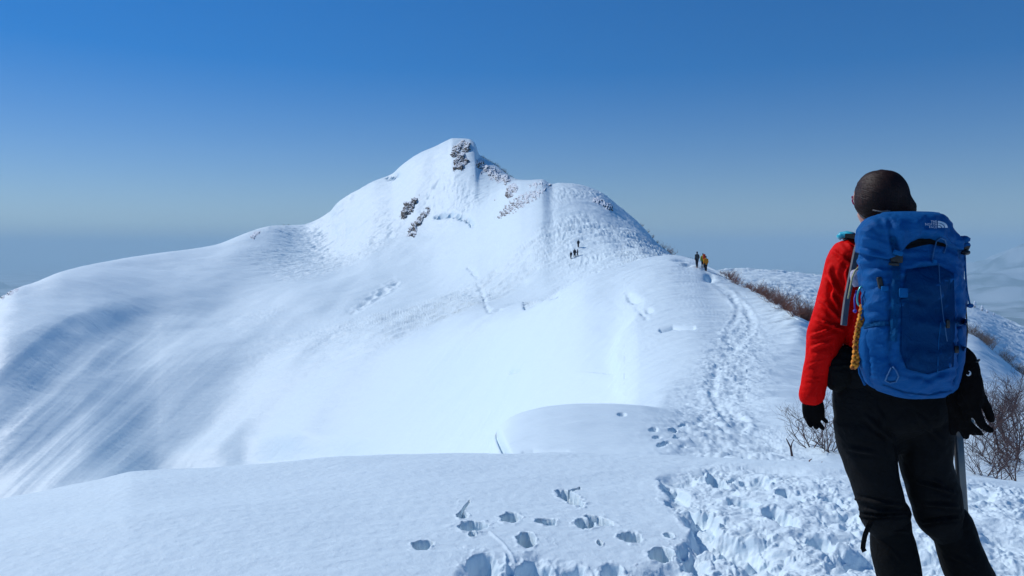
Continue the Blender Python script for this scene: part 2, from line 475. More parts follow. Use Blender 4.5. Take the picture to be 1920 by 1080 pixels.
# cliffs and bergschrund edges
for pts, dep, w in (([(820,408),(845,402),(876,408)],2.2,4),([(880,408),(885,418)],1.5,4),([(728,333),(745,328)],2,4),([(897,535),(905,550),(913,575)],.4,3.5),([(915,583),(925,588),(937,584)],.7,4),([(880,505),(895,520)],.5,4),
     ([(660,585),(700,555),(740,530)],.7,9),([(985,575),(1010,562),(1045,552)],.8,4),([(790,400),(810,360),(835,325)],.5,3),
     ([(955,706),(972,703)],.5,3),([(1240,628),(1262,621),(1300,622)],.35,3),([(1180,560),(1200,572),(1218,590)],.25,6),([(1195,580),(1210,600)],.2,5)):
    d, s, al = seg_dist(PX, PY, pts)
    dz -= dep*np.exp(-(d/w)**2)*(T > 5.0)*(T < 9.9)*np.clip(0.1+2.2*np.abs(pn(Xm*.25+9, Ym*.25)), 0, 1.3)
# corniced edge of the hump: top tilts gently, left side breaks away
edge = [(1222,575),(1190,608),(1166,640),(1156,672),(1164,700),(1160,720),(1172,752)]
d, s, al = seg_dist(PX + 5*pn(Xm*.8, Ym*.8), PY, edge)
loc = (T > 5.1) & (T < 6.95)
ef = np.sin(np.pi*np.clip(al,.001,.999))**1.2
dz += loc * 0.12*np.exp(-(d/14)**2)*ef
dz += loc * np.where(s < 0, -0.55*(1-np.exp(-(d/9)**2))*np.exp(-(d/55)**2), 0)*ef
# second bump: broken left face
face = inpoly(PX, PY, [(922,795),(960,790),(1010,800),(1060,850),(1040,870),(935,870)])
d, s, al = seg_dist(PX, PY, [(930,805),(940,830),(955,860)])
dz -= 0.20*np.exp(-(d/5)**2)*(T < 4.05)
d, s, al = seg_dist(PX, PY, [(985,852),(1000,848),(1060,852)])
dz -= 0.08*np.exp(-(d/5)**2)*(T < 4.05)
# trail
trail = [([(1322,505),(1345,535),(1372,560),(1400,590),(1412,610),(1405,632),(1380,655)],6,.07),
         ([(1372,560),(1385,585),(1380,605),(1365,625)],5,.06),
         ([(1375,650),(1345,690),(1335,725),(1345,760),(1390,800)],12,.06),
         ([(1345,690),(1335,740),(1360,790)],6,.05),
         ([(1362,640),(1376,652)],7,.06)]
tr_all = np.zeros(Rm.shape)
for pts, w, dp in trail:
    d, s, al = seg_dist(PX, PY, pts)
    brk = np.clip(.35+1.6*np.abs(pn(Xm*.9, Ym*.6)), 0, 1.2)
    dz -= dp*brk*np.exp(-(d/w)**2)*(T > 3.2)*(T < 7)
    dz += dp*.45*brk*np.exp(-((d-w*1.6)/(w*.6))**2)*(T > 3.2)*(T < 7)
    tr_all = np.maximum(tr_all, np.exp(-(d/(w*3.2))**2))
d, s, al = seg_dist(PX, PY, [(1400,600),(1390,660),(1370,720),(1340,780),(1330,830),(1360,870),(1420,900)])
wide = np.exp(-(d/(50+60*al))**2)
vis = (T > 3) & (T < 6.9)
lump = 0.10*np.clip(fbm(Xm*1.8, Ym*1.4, 3, .6), -.5, 1)
dz += vis*np.maximum(tr_all, wide)*lump*sstep(6.9, 6, T)*.8
dz += vis*wide*sstep(730, 790, PY)*(.26*clods(Xm, Ym, .24, 5)+.30*clods(Xm, Ym, .12, 15)) 
# side slope of the hump: small drifts running down right
sm = vis*sstep(1380, 1480, PX)*sstep(4,4.6,T)
dz += sm*0.12*fbm(Xm*.30+Ym*.12, Ym*.5, 3, .55)
dz += (T > 5)*(T < 6.9)*(PX > 1170)*(PX < 1400)*0.06*fbm(Xm*.25, Ym*1.4, 3, .6)
for (px, py) in ((1225,806),(1262,808),(1232,820),(1270,822),(1250,832),(1278,838),(1240,836),(1166,777),(1280,800)):
    d = np.hypot((PX-px)/10, (PY-py)/3.2)
    dz -= (T > 3)*(T < 4.2)*0.13*(1-sstep(.5, 1, d))
# far plateau streaks
pl = (PX > 1340)*sstep(8.2, 9, T)*(T < 9.97)
dz += pl*.7*fbm(Xm*.012, Ym*.07, 4, .6)
# footsteps cut into the crest near the three walkers
for (px, py, w, h, dp) in ((1275,484,12,4,.5),(1290,495,10,3,.35),(1330,520,8,5,.5)):
    d = np.hypot((PX-px)/w, (PY-py)/h)
    dz -= (T > 5.5)*(T < 7)*dp*np.exp(-d*d)
keep = 1 - np.exp(-((T-7)/.03)**2)*((PX > 1020) & (PX < 1600))*.8
Zm_f = Zm + dz*keep
mtn = grid_mesh("snow_mountain", Xm, Ym, Zm_f, M_far)
tag(mtn, kind="structure")

def ground(px, Y=None, py=None, t=None):
    """world point on the terrain: column px, at depth Y, or line t, or farthest visible row py"""
    c = i0 + int(np.clip((px+70)/2060*(NC-1), 0, NC-1))
    if t is not None:
        j = int(np.argmin(np.abs(Tm - t)))
    elif Y is not None:
        if Y < Ym[0, c]:
            j = int(np.argmin(np.abs(Yn[:, c]-Y))); return Vector((Xn[j,c], Yn[j,c], Zn_f[j,c]))
        j = int(np.argmin(np.abs(Ym[:, c]-Y)))
    return Vector((Xm[j,c], Ym[j,c], Zm_f[j,c]))

def ground_px(px, py, t0, t1):
    """visible terrain point nearest to row py between lines t0..t1"""
    c = i0 + int(np.clip((px+70)/2060*(NC-1), 0, NC-1))
    rows = np.where((Tm >= t0) & (Tm <= t1))[0]
    q = HZ - F*Zm_f[rows, c]/Ym[rows, c]
    j = rows[int(np.argmin(np.abs(q - py)))]
    return Vector((Xm[j,c], Ym[j,c], Zm_f[j,c]))

# ---------------- valley floor out to the horizon and hazy far mountains
M_val = mat("valley_ground", (0.30, 0.36, 0.42), 0.9)
n1 = node(M_val, "ShaderNodeTexNoise"); n1.inputs["Scale"].default_value = 0.002; n1.inputs["Detail"].default_value = 8
tc = node(M_val, "ShaderNodeTexCoord"); lk(M_val, tc.outputs["Object"], n1.inputs[0])
cr = node(M_val, "ShaderNodeValToRGB"); cr.color_ramp.elements[0].position = .42; cr.color_ramp.elements[1].position = .58
cr.color_ramp.elements[0].color = (.08,.11,.11,1); cr.color_ramp.elements[1].color = (.45,.5,.55,1)
lk(M_val, n1.outputs[0], cr.inputs[0]); lk(M_val, cr.outputs[0], M_val.node_tree.nodes["Principled BSDF"].inputs[0])
Rv = np.geomspace(2100, 39000, 60)[:, None]; Tv = np.linspace(-math.pi, math.pi, 181)[:-1][None]
Xv = Rv*np.sin(Tv); Yv = Rv*np.cos(Tv)
Zv = -530 + 60*fbm(Xv/1500, Yv/1500, 4)*sstep(2200, 4000, np.broadcast_to(Rv, Xv.shape))
tag(grid_mesh("valley", Xv, Yv, Zv, M_val), kind="structure")

aM = np.radians(np.linspace(-60, 60, 500))[None]
sM = np.linspace(-1, 1, 120)[:, None]
Rq = 14000 + 4400*sM + 0*aM
Xq = Rq*np.sin(aM); Yq = Rq*np.cos(aM)
pxq = 960 + F*np.tan(aM)
top = np.interp(pxq, [-1500,-300,400,1200,1500,1700,1800,1870,1920,2050,2600], [-640,-640,-640,-640,-640,-450,-200,-40,80,160,60])
Zq = -560 + (top+560)*np.clip(1-np.abs(sM), 0, 1)**1.1 + 260*fbm(Xq/1500, Yq/1500, 6)*np.clip(1-np.abs(sM),0,1)**.5
tag(grid_mesh("far_mountain", Xq, Yq, Zq, M_val, wrap=False), kind="structure")

# ---------------- haze
def box_mesh(name, x0, x1, y0, y1, z0, z1):
    bm = bmesh.new()
    bmesh.ops.create_cube(bm, size=1, matrix=Matrix.Translation(((x0+x1)/2, (y0+y1)/2, (z0+z1)/2)) @ Matrix.Diagonal((x1-x0, y1-y0, z1-z0, 1)))
    me = bpy.data.meshes.new(name); bm.to_mesh(me); bm.free()
    return me
hm = bpy.data.materials.new("haze"); hm.use_nodes = True
hm.node_tree.nodes.clear()
ho = hm.node_tree.nodes.new("ShaderNodeOutputMaterial"); hv = hm.node_tree.nodes.new("ShaderNodeVolumePrincipled")
hv.inputs["Color"].default_value = (0.54, 0.76, 0.88, 1)
hv.inputs["Density"].default_value = 1.15e-4
hv.inputs["Anisotropy"].default_value = 0.0
hm.node_tree.links.new(hv.outputs[0], ho.inputs["Volume"])
hb = link(bpy.data.objects.new("haze", box_mesh("haze", -40000, 40000, -40000, 40000, -700, 420)))
hb.data.materials.append(hm)
tag(hb, kind="stuff")

# ================================================================== rocks
def noise_mesh_verts(bm, verts, amp, sc, seed):
    for v in verts:
        n = mnoise.noise_vector(v.co*sc + Vector((seed, seed*.7, 0)))
        n2 = mnoise.noise_vector(v.co*sc*2.7 + Vector((seed*2, 0, 3)))
        v.co += n*amp + n2*amp*.45

M_rock = mat("rock_with_snow", (0.1, 0.1, 0.1), 0.9)
def _rock():
    m = M_rock; b = m.node_tree.nodes["Principled BSDF"]
    tc = node(m, "ShaderNodeTexCoord")
    n1 = node(m, "ShaderNodeTexNoise"); n1.inputs["Scale"].default_value = 0.9; n1.inputs["Detail"].default_value = 6
    lk(m, tc.outputs["Object"], n1.inputs[0])
    r1 = node(m, "ShaderNodeValToRGB"); e = r1.color_ramp.elements
    e[0].position = .35; e[0].color = (.012,.013,.018,1); e[1].position = .65; e[1].color = (.11,.075,.05,1)
    lk(m, n1.outputs[0], r1.inputs[0])
    g = node(m, "ShaderNodeNewGeometry"); sp = node(m, "ShaderNodeSeparateXYZ")
    lk(m, g.outputs["Normal"], sp.inputs[0])
    n2 = node(m, "ShaderNodeTexNoise"); n2.inputs["Scale"].default_value = 2.2; n2.inputs["Detail"].default_value = 5
    lk(m, tc.outputs["Object"], n2.inputs[0])
    a = node(m, "ShaderNodeMath", operation='MULTIPLY_ADD'); a.inputs[1].default_value = 1.1
    lk(m, n2.outputs[0], a.inputs[0]); lk(m, sp.outputs[2], a.inputs[2])
    r2 = node(m, "ShaderNodeMapRange"); r2.inputs[1].default_value = 1.12; r2.inputs[2].default_value = 1.32
    lk(m, a.outputs[0], r2.inputs[0])
    mx = node(m, "ShaderNodeMix", data_type='RGBA')
    lk(m, r2.outputs[0], mx.inputs[0]); lk(m, r1.outputs[0], mx.inputs[6]); mx.inputs[7].default_value = (.80,.86,.92,1)
    lk(m, mx.outputs[2], b.inputs[0])
    bp = node(m, "ShaderNodeBump"); bp.inputs["Distance"].default_value = .35
    lk(m, n1.outputs[0], bp.inputs["Height"]); lk(m, bp.outputs[0], b.inputs["Normal"])
_rock()

def outcrop(poly, label, amp=1.0, bias=0.0, t0=7.6, t1=9.995, name="rock_outcrop", sc=.36, kind=None, stretch=1.0):
    """a craggy rock surface that breaks through the snow inside the outline"""
    xs = [p[0] for p in poly]; ys = [p[1] for p in poly]
    c0 = i0 + int((min(xs)-8+70)/2060*(NC-1)); c1 = i0 + int((max(xs)+8+70)/2060*(NC-1))
    rows = np.where((Tm >= t0) & (Tm <= t1))[0]
    q = HZ - F*Zm_f[rows][:, c0:c1]/Ym[rows][:, c0:c1]
    ok = (q > min(ys)-6) & (q < max(ys)+6)
    rr_ = np.where(ok.any(1))[0]; r0, r1 = rows[rr_[0]], rows[rr_[-1]]
    X = Xm[r0:r1+1, c0:c1]; Y = Ym[r0:r1+1, c0:c1]; Z = Zm_f[r0:r1+1, c0:c1]
    up = 3
    def fine(A):
        nr, nc = A.shape
        a = np.array([np.interp(np.linspace(0, nr-1, (nr-1)*up+1), np.arange(nr), A[:, k]) for k in range(nc)]).T
        return np.array([np.interp(np.linspace(0, nc-1, (nc-1)*up+1), np.arange(nc), a[k]) for k in range(a.shape[0])])
    X, Y, Z = fine(X), fine(Y), fine(Z)
    px = 960 + F*X/Y; py = HZ - F*Z/Y
    m = Y.mean()/F
    d, _, _ = seg_dist(px, py, poly + poly[:1])
    inside = np.where(inpoly(px, py, poly), d, -d)*m           # metres inside the outline
    U = px*m; V = py*m
    n = fbm(U*sc + V*sc*.6*stretch, V*sc - U*sc*.6, 5, .52)
    n = .8*n + .45*np.abs(pn(U*sc*3.1+7, V*sc*2.2)) + .10*pn(U*sc*7, V*sc*6)
    off = amp*(np.clip(inside/1.0, -1.5, 1.0)*.75 - .12 + bias + n)
    off = np.floor(off*3.0)/3.0*.45 + off*.55
    off = np.clip(off, -.6, 2.4)
    X2 = X + 0.30*off; Y2 = Y - 0.80*off; Z2 = Z + .42*off
    base = Vector((float(X2.mean()), float(Y2.mean()), float(Z2.mean())))
    o = grid_mesh(name, X2-base.x, Y2-base.y, Z2-base.z, M_rock, wrap=False)
    o.location = base
    if kind: tag(o, kind=kind)
    else: tag(o, label, "rock")
    return o

outcrop([(846,290),(852,272),(866,264),(882,268),(884,282),(874,286),(862,283),(853,296)], "dark crag just below the snowy summit of the mountain", 1.3, .15)
outcrop([(848,306),(856,290),(872,286),(880,304),(872,318),(852,320)], "grey broken rock face under the dark summit crag", 1.1, -.1)
outcrop([(748,406),(757,382),(768,376),(786,368),(782,382),(768,400),(756,410)], "dark rock outcrop on the left side of the peak, highest of the pair", 1.3, .1)
outcrop([(760,442),(772,418),(790,402),(804,388),(806,396),(792,418),(780,436),(776,446)], "slanting band of rock just below the dark outcrop on the left side", 1.0, -.05)
outcrop([(948,366),(956,350),(966,345),(964,356),(954,370)], "small rusty brown rock slab left of the false summit", 1.0, .5, 7.6, 9.02)
outcrop([(925,412),(945,385),(975,362),(1005,352),(1030,350),(1010,375),(985,388),(950,408)], None, .5, -.45, 7.6, 9.02, "scree", 1.0, "stuff")
outcrop([(985,345),(1010,338),(1034,344),(1042,354),(1020,350),(995,352)], None, .65, -.36, 7.6, 9.0, "scree", 1.0, "stuff")
outcrop([(1108,374),(1125,370),(1148,388),(1152,398),(1130,392)], "dark rocks on the right shoulder of the false summit", .7, -.15, 7.6, 8.99)
outcrop([(469,444),(476,436),(488,432),(486,439),(475,447)], "tiny dark rock patch under the left skyline", .8, 0, 8.5)
outcrop([(-5,562),(12,545),(36,536),(46,531),(40,540),(20,550),(4,560)], "row of rocks on the skyline at the left edge", .9, 0, 9.2)
outcrop([(900,300),(925,316),(948,330),(958,343),(930,338),(905,322),(890,308)], "shaded scrubby rock rib running down right from the summit", .9, .3, 8.6)
# ================================================================== shrubs
def shrub_mesh(name, seed, h, stems, twigs, r0, spread, depth=3, sides=3, curl=.25):
    rnd = random.Random(seed)
    vs_, fs_ = [], []
    def tube(pts, ra, rb):
        n = len(pts); base = len(vs_)
        for i, p in enumerate(pts):
            d = (pts[min(i+1, n-1)] - pts[max(i-1, 0)]).normalized()
            u = d.cross(Vector((.3, .9, .1))).normalized(); v = d.cross(u)
            r = ra + (rb-ra)*i/(n-1)
            for k in range(sides):
                a = 2*math.pi*k/sides
                vs_.append(p + u*math.cos(a)*r + v*math.sin(a)*r)
        for i in range(n-1):
            for k in range(sides):
                a = base+i*sides+k; b = base+i*sides+(k+1) % sides
                fs_.append((a, b, b+sides, a+sides))
    def grow(p, d, L, r, lev):
        pts = [p]; q = p.copy(); dd = d.copy()
        n = 4
        for i in range(n):
            dd = (dd + Vector((rnd.gauss(0, curl), rnd.gauss(0, curl), rnd.gauss(.06, curl*.6)))).normalized()
            q = q + dd*L/n; pts.append(q.copy())
        tube(pts, r, r*.45)
        if lev > 0:
            for j in range(twigs):
                i = rnd.randint(1, n)
                nd = (dd + Vector((rnd.gauss(0, .7), rnd.gauss(0, .7), rnd.gauss(.15, .45)))).normalized()
                grow(pts[i], nd, L*rnd.uniform(.45, .75), r*.5, lev-1)
    for s in range(stems):
        a = rnd.uniform(0, 2*math.pi)
        d = Vector((math.cos(a)*spread, math.sin(a)*spread, 1)).normalized()
        grow(Vector((rnd.gauss(0, .05), rnd.gauss(0, .05), -.08)), d, h*rnd.uniform(.6, .9), r0, depth-1)
    me = bpy.data.meshes.new(name)
    me.from_pydata([tuple(v) for v in vs_], [], fs_); me.update()
    for p in me.polygons: p.use_smooth = True
    return me

M_twig = mat("reddish_twigs", (0.20, 0.085, 0.06), .9)
M_twig2 = mat("grey_brown_twigs", (0.17, 0.125, 0.10), .9)
M_bark = mat("dark_bark", (0.085, 0.052, 0.052), .9)
rowm = [shrub_mesh("bare_shrub", 10+i, .95, 12, 4, .016, 1.0, 3) for i in range(4)]
for m_ in rowm: m_.materials.append(M_twig)
row2 = [shrub_mesh("bare_shrub", 30+i, .8, 8, 4, .013, 1.0, 3) for i in range(3)]
for m_ in row2: m_.materials.append(M_twig2)

def put(mesh, name, p, rz, sc, label, cat, group=None):
    o = link(bpy.data.objects.new(name, mesh)); o.location = p; o.rotation_euler = (0, 0, rz); o.scale = (sc, sc, sc)
    return tag(o, label, cat, group)
rr = random.Random(12)
# dense row down the right edge of the hump
for i in range(66):
    a = rr.random()**.8
    x = 1336 + (1525-1336)*a
    if rr.random() < .5*(math.sin(x*.11) > .75): continue
    t = 7.0 + rr.uniform(-.07, .05) if i % 3 else 7.0 + rr.uniform(-.02, .12)
    p = ground(x, t=t)
    put(rowm[i % 4], "bare_shrub", p, rr.uniform(0, 6.28), rr.choice((.45,.7,.9,1.25))*(.75+.45*a), "leafless reddish-brown shrub in the dense row along the right edge of the snow hump", "shrub", "reddish shrubs along the edge of the snow hump")
# sparser pale shrubs lower behind that row
for i in range(16):
    x = rr.uniform(1430, 1535)
    p = ground_px(x, rr.uniform(560, 600), 8.0, 9.6)
    put(row2[i % 3], "bare_shrub", p, rr.uniform(0, 6.28), rr.uniform(1.5, 2.8), "thin pale shrub on the far slope behind the dense shrub row", "shrub", "thin shrubs on the slope behind the shrub row")
for i in range(34):
    x = rr.uniform(1812, 1935)
    p = ground(x, t=7.0 + rr.uniform(-.10, .05))
    put(row2[i % 3], "bare_shrub", p, rr.uniform(0, 6.28), rr.uniform(.9, 1.7), "pale grass-like shrub on the spur crest right of the blue backpack", "shrub", "pale shrubs on the spur right of the backpack")
# on the skyline
for k, (x, t, sc, lab) in enumerate([(948,9.97,2.6,"tallest bare shrub on the ridge just right of the summit"),(957,9.98,1.8,"small bare shrub beside the tallest one on the ridge right of the summit"),(935,9.97,1.3,"low bare shrub on the ridge between summit crag and tallest ridge shrub")]):
    put(row2[k % 3], "bare_shrub", ground(x, t=t), k*1.3, sc, lab, "shrub")
for k in range(7):
    x = 1205 + k*9.5
    put(rowm[k % 4], "bare_shrub", ground(x, t=8.97), k*2.1, 1.3+1.0*(k > 3)+.8*(k == 5), "brown bare shrub on the skyline where the false summit meets the snow hump", "shrub", "shrubs at the foot of the false summit")
for k in range(3):
    put(row2[k], "bare_shrub", ground(1276+k*8, t=7.12), k*1.9, .9, "small bare shrub peeping over the hump left of the three hikers", "shrub", "shrubs peeping over the hump")
for k, x in enumerate((533, 541)):
    put(row2[k], "bare_shrub", ground(x, t=10.0), k, 1.1, "tiny shrub on the left skyline saddle", "shrub", "tiny shrubs on the left skyline")
for k in range(44):
    x = 903 + k*1.4
    put(row2[k % 3], "bare_shrub", ground(x, t=9.90+.06*rr.random()), k*1.1, rr.uniform(.7, 1.5), "low scrub on the shaded right-hand ridge below the summit", "shrub", "scrub on the ridge below the summit")

# nearer leafless bushes
near1 = [shrub_mesh("bare_bush", 50+i, .55, 5, 4, .0085, .75, 4, 3) for i in range(3)]
for m_ in near1: m_.materials.append(M_bark)
NB = [(1527,838,1.0,"leafless bush beside the gloved left hand, left of its neighbour"),(1568,850,1.05,"leafless bush just left of the black trousers"),
      (1856,812,1.15,"leafless bush between the hanging gloves and the right edge"),(1890,858,1.5,"largest leafless bush at the right edge beside the trampled snow"),
      (1912,805,1.2,"upper leafless bush at the right edge of the picture"),(1850,893,.8,"low leafless bush right of the grey axe shaft"),(1916,905,1.4,"leafless bush in the lower right above the trampled snow"),(1872,902,.9,"twiggy bush in the snow between the axe shaft and the right edge"),(1899,770,.8,"small leafless bush high on the slope at the right edge")]
NB += [(1835,850,.7,"small leafless bush between the axe shaft and the large right-hand bush"),(1905,835,1.2,"dense leafless bush touching the right edge halfway down the slope"),(1862,872,1.0,"leafless bush low down, directly left of the largest right-hand bush"),
       (1885,780,.7,"small leafless bush right of the splayed glove fingers"),(1918,870,1.3,"leafless bush cut off by the right edge just above the trampled snow"),(1548,845,.8,"leafless bush between the two bushes left of the black trousers")]
for k, (x, y, sc, lab) in enumerate(NB):
    p = ground_px(x, y, 3.2, 4.9)
    put(near1[k % 3], "bare_bush", p, k*1.7, sc*p.y/9.5, lab, "bush")
# forked stub poking out of the snow
stub = shrub_mesh("forked_branch", 91, .2, 1, 0, .012, .1, 1, 5)
vs_ = []
def tube_mesh(name, chains, material, parent=None, sides=8, sub=0):
    """chains: list of [(point, radius), ...]"""
    V, Fc = [], []
    for ch in chains:
        n = len(ch); base = len(V)
        for i, (p, r) in enumerate(ch):
            p = Vector(p)
            d = (Vector(ch[min(i+1, n-1)][0]) - Vector(ch[max(i-1, 0)][0])).normalized()
            ref = Vector((0, 1, 0)) if abs(d.y) < .9 else Vector((1, 0, 0))
            u = d.cross(ref).normalized(); v = d.cross(u)
            for k in range(sides):
                a = 2*math.pi*k/sides
                V.append(p + u*math.cos(a)*r + v*math.sin(a)*r)
        for i in range(n-1):
            for k in range(sides):
                a = base+i*sides+k; b = base+i*sides+(k+1) % sides
                Fc.append((a, b, b+sides, a+sides))
        Fc.append(tuple(base+k for k in reversed(range(sides)))); Fc.append(tuple(base+(n-1)*sides+k for k in range(sides)))
    me = bpy.data.meshes.new(name); me.from_pydata([tuple(v) for v in V], [], Fc); me.update()
    for p in me.polygons: p.use_smooth = True
    me.materials.append(material)
    return link(bpy.data.objects.new(name, me), parent)
b0 = ground_px(1485, 855, 3.1, 4.6); Yb = b0.y
def Wq(px, py, Y, o=0): return W(px, py, Y) + Vector((0, o, 0))
ch = [[(Wq(1486,862,Yb), .022),(Wq(1484,848,Yb), .019),(Wq(1482,838,Yb), .015),(Wq(1477,828,Yb), .010),(Wq(1474,822,Yb), .006)],
      [(Wq(1483,840,Yb), .013),(Wq(1486,832,Yb,.03), .009),(Wq(1491,825,Yb,.05), .005)]]
tag(tube_mesh("forked_branch", ch, M_bark), "short forked dead branch sticking out of the snow left of the hand", "branch")
for k, (x, y) in enumerate(((1517,867),(1536,873))):
    p = ground_px(x, y, 3.05, 4.2)
    tag(tube_mesh("twig_stub", [[(p+Vector((0,0,-.03)), .012),(p+Vector((.015,0,.03)), .010),(p+Vector((.05,0,.055)), .005)]], M_twig), ("smaller","larger")[k]+" of two reddish twig ends in the snow left of the trousers", "twig")

# snow covered little trees on the far slope right of the pack
M_rime = mat("rime_snow", (.82,.87,.93), .7)
def rime_tree(px, py, hpx, label, seed):
    p = ground_px(px, py, 9.3, 10.0); h = hpx*p.y/F
    e = empty("snowy_conifer", p); rnd = random.Random(seed)
    tube = tube_mesh("trunk", [[(Vector((0,0,-.4)), h*.05),(Vector((0,0,h*.95)), h*.015)]], M_bark, e, 6)
    bm = bmesh.new()
    for i in range(150):
        z = rnd.uniform(.08, 1); a = rnd.uniform(0, 6.28); r = (1-z)*.42*h*rnd.uniform(.3, 1)
        r2 = bmesh.ops.create_icosphere(bm, subdivisions=1, radius=h*rnd.uniform(.03, .075))
        bmesh.ops.transform(bm, matrix=Matrix.Translation((math.cos(a)*r, math.sin(a)*r, z*h)) @ Matrix.Diagonal((1.3,1.3,.7,1)), verts=r2["verts"])
    noise_mesh_verts(bm, bm.verts, h*.02, 3/h, seed)
    me = bpy.data.meshes.new("crown"); bm.to_mesh(me); bm.free(); me.materials.append(M_rime)
    c = link(bpy.data.objects.new("crown", me), e)
    dk = shrub_mesh("branches", seed+5, h*.5, 8, 3, h*.012, .8, 2); dk.materials.append(M_bark)
    link(bpy.data.objects.new("branches", dk), e)
    return tag(e, label, "tree")
rime_tree(1829, 577, 12, "tallest snow-plastered conifer on the far slope, nearest to the backpack cord", 3)
rime_tree(1842, 583, 11, "snow-plastered conifer second from the backpack on the far slope", 4)
rime_tree(1852, 588, 8, "small snow-plastered conifer third from the backpack on the far slope", 5)
rime_tree(1864, 592, 6, "low frosted conifer on the far slope farthest from the backpack", 6)

# ================================================================== people
def loft(bm, rings, n=24, cap=True):
    """rings: list of (center, half width, half depth, width axis); joined into one tube"""
    prev = None; first = None
    P = [Vector(r[0]) for r in rings]
    for i, r in enumerate(rings):
        d = (P[min(i+1, len(P)-1)] - P[max(i-1, 0)]).normalized()
        ax = Vector(r[3]) if len(r) > 3 else Vector((1, 0, 0))
        u = (ax - d*ax.dot(d)).normalized(); v = d.cross(u).normalized()
        vs = [bm.verts.new(P[i] + u*math.cos(2*math.pi*k/n)*r[1] + v*math.sin(2*math.pi*k/n)*r[2]) for k in range(n)]
        if prev:
            for k in range(n):
                bm.faces.new((prev[k], prev[(k+1) % n], vs[(k+1) % n], vs[k]))
        else: first = vs
        prev = vs
    if cap:
        for ring, sgn, c0, c1, r in ((first, -1, P[0], P[1], rings[0]), (prev, 1, P[-1], P[-2], rings[-1])):
            d = (c0 - c1).normalized()
            rad = min(r[1], r[2])
            last = ring
            for f_, h_ in ((.85, .45), (.5, .8)):
                nv = [bm.verts.new(c0 + (v.co - c0)*f_ + d*rad*h_) for v in ring]
                for k in range(n):
                    a, b_, c_, e_ = last[k], last[(k+1) % n], nv[(k+1) % n], nv[k]
                    bm.faces.new((a, b_, c_, e_) if sgn > 0 else (a, e_, c_, b_))
                last = nv
            t = bm.verts.new(c0 + d*rad*.92)
            for k in range(n):
                bm.faces.new((last[k], last[(k+1) % n], t) if sgn > 0 else (last[k], t, last[(k+1) % n]))

def smooth_rings(rings, m=4):
    """catmull-rom resampling of a ring list"""
    R = [(Vector(r[0]), r[1], r[2]) for r in rings]; out = []
    g = lambda i: R[max(0, min(len(R)-1, i))]
    def cr(a, b, c, d, t): return 0.5*((2*b)+(c-a)*t+(2*a-5*b+4*c-d)*t*t+(3*b-a-3*c+d)*t*t*t)
    for i in range(len(R)-1):
        for j in range(m):
            t = j/m
            out.append(tuple(cr(g(i-1)[k], g(i)[k], g(i+1)[k], g(i+2)[k], t) for k in range(3)))
    out.append(R[-1])
    ax = rings[0][3] if len(rings[0]) > 3 else (1, 0, 0)
    return [(o[0], max(o[1], .002), max(o[2], .002), ax) for o in out]

def fuse(bm, name, voxel, smooth=4, material=None, parent=None, warp=None):
    """union of all tubes as one continuous skin"""
    bmesh.ops.recalc_face_normals(bm, faces=bm.faces)
    me = bpy.data.meshes.new("tmp"); bm.to_mesh(me); bm.free()
    o = bpy.data.objects.new("tmp", me); COL.objects.link(o)
    m = o.modifiers.new("r", 'REMESH'); m.mode = 'VOXEL'; m.voxel_size = voxel; m.use_smooth_shade = True
    if smooth:
        s = o.modifiers.new("s", 'SMOOTH'); s.iterations = smooth; s.factor = .5
    dg = bpy.context.evaluated_depsgraph_get()
    new = bpy.data.meshes.new_from_object(o.evaluated_get(dg))
    bpy.data.objects.remove(o); new.name = name
    if warp:
        n = len(new.vertices)
        co = np.empty(n*3, np.float32); no = np.empty(n*3, np.float32)
        new.vertices.foreach_get("co", co); new.vertices.foreach_get("normal", no)
        co = co.reshape(-1, 3).astype(float); no = no.reshape(-1, 3).astype(float)
        co = co + no*warp(co, no)[:, None]
        new.vertices.foreach_set("co", co.astype(np.float32).ravel()); new.update()
    for p in new.polygons: p.use_smooth = True
    new.materials.clear()
    if material: new.materials.append(material)
    return link(bpy.data.objects.new(name, new), parent)

def fabric(name, col, rough=.75, weave=0.0006, sheen=0.0, spec=.3, vary=.18):
    m = mat(name, col, rough)
    b = m.node_tree.nodes["Principled BSDF"]; b.inputs["Specular IOR Level"].default_value = spec
    tc = node(m, "ShaderNodeTexCoord"); n = node(m, "ShaderNodeTexNoise"); n.inputs["Scale"].default_value = 9; n.inputs["Detail"].default_value = 5
    lk(m, tc.outputs["Object"], n.inputs[0])
    h = node(m, "ShaderNodeMix", data_type='RGBA')
    h.inputs[6].default_value = (*[c*(1-vary) for c in col], 1); h.inputs[7].default_value = (*[min(1, c*(1+vary)) for c in col], 1)
    lk(m, n.outputs[0], h.inputs[0]); lk(m, h.outputs[2], b.inputs[0])
    n2 = node(m, "ShaderNodeTexNoise"); n2.inputs["Scale"].default_value = 420; lk(m, tc.outputs["Object"], n2.inputs[0])
    bp = node(m, "ShaderNodeBump"); bp.inputs["Distance"].default_value = weave; lk(m, n2.outputs[0], bp.inputs["Height"])
    n3 = node(m, "ShaderNodeTexNoise"); n3.inputs["Scale"].default_value = 28; n3.inputs["Detail"].default_value = 3; n3.inputs["Distortion"].default_value = .8
    lk(m, tc.outputs["Object"], n3.inputs[0])
    bp2 = node(m, "ShaderNodeBump"); bp2.inputs["Distance"].default_value = .006; lk(m, n3.outputs[0], bp2.inputs["Height"])
    lk(m, bp.outputs[0], bp2.inputs["Normal"]); lk(m, bp2.outputs[0], b.inputs["Normal"])
    return m

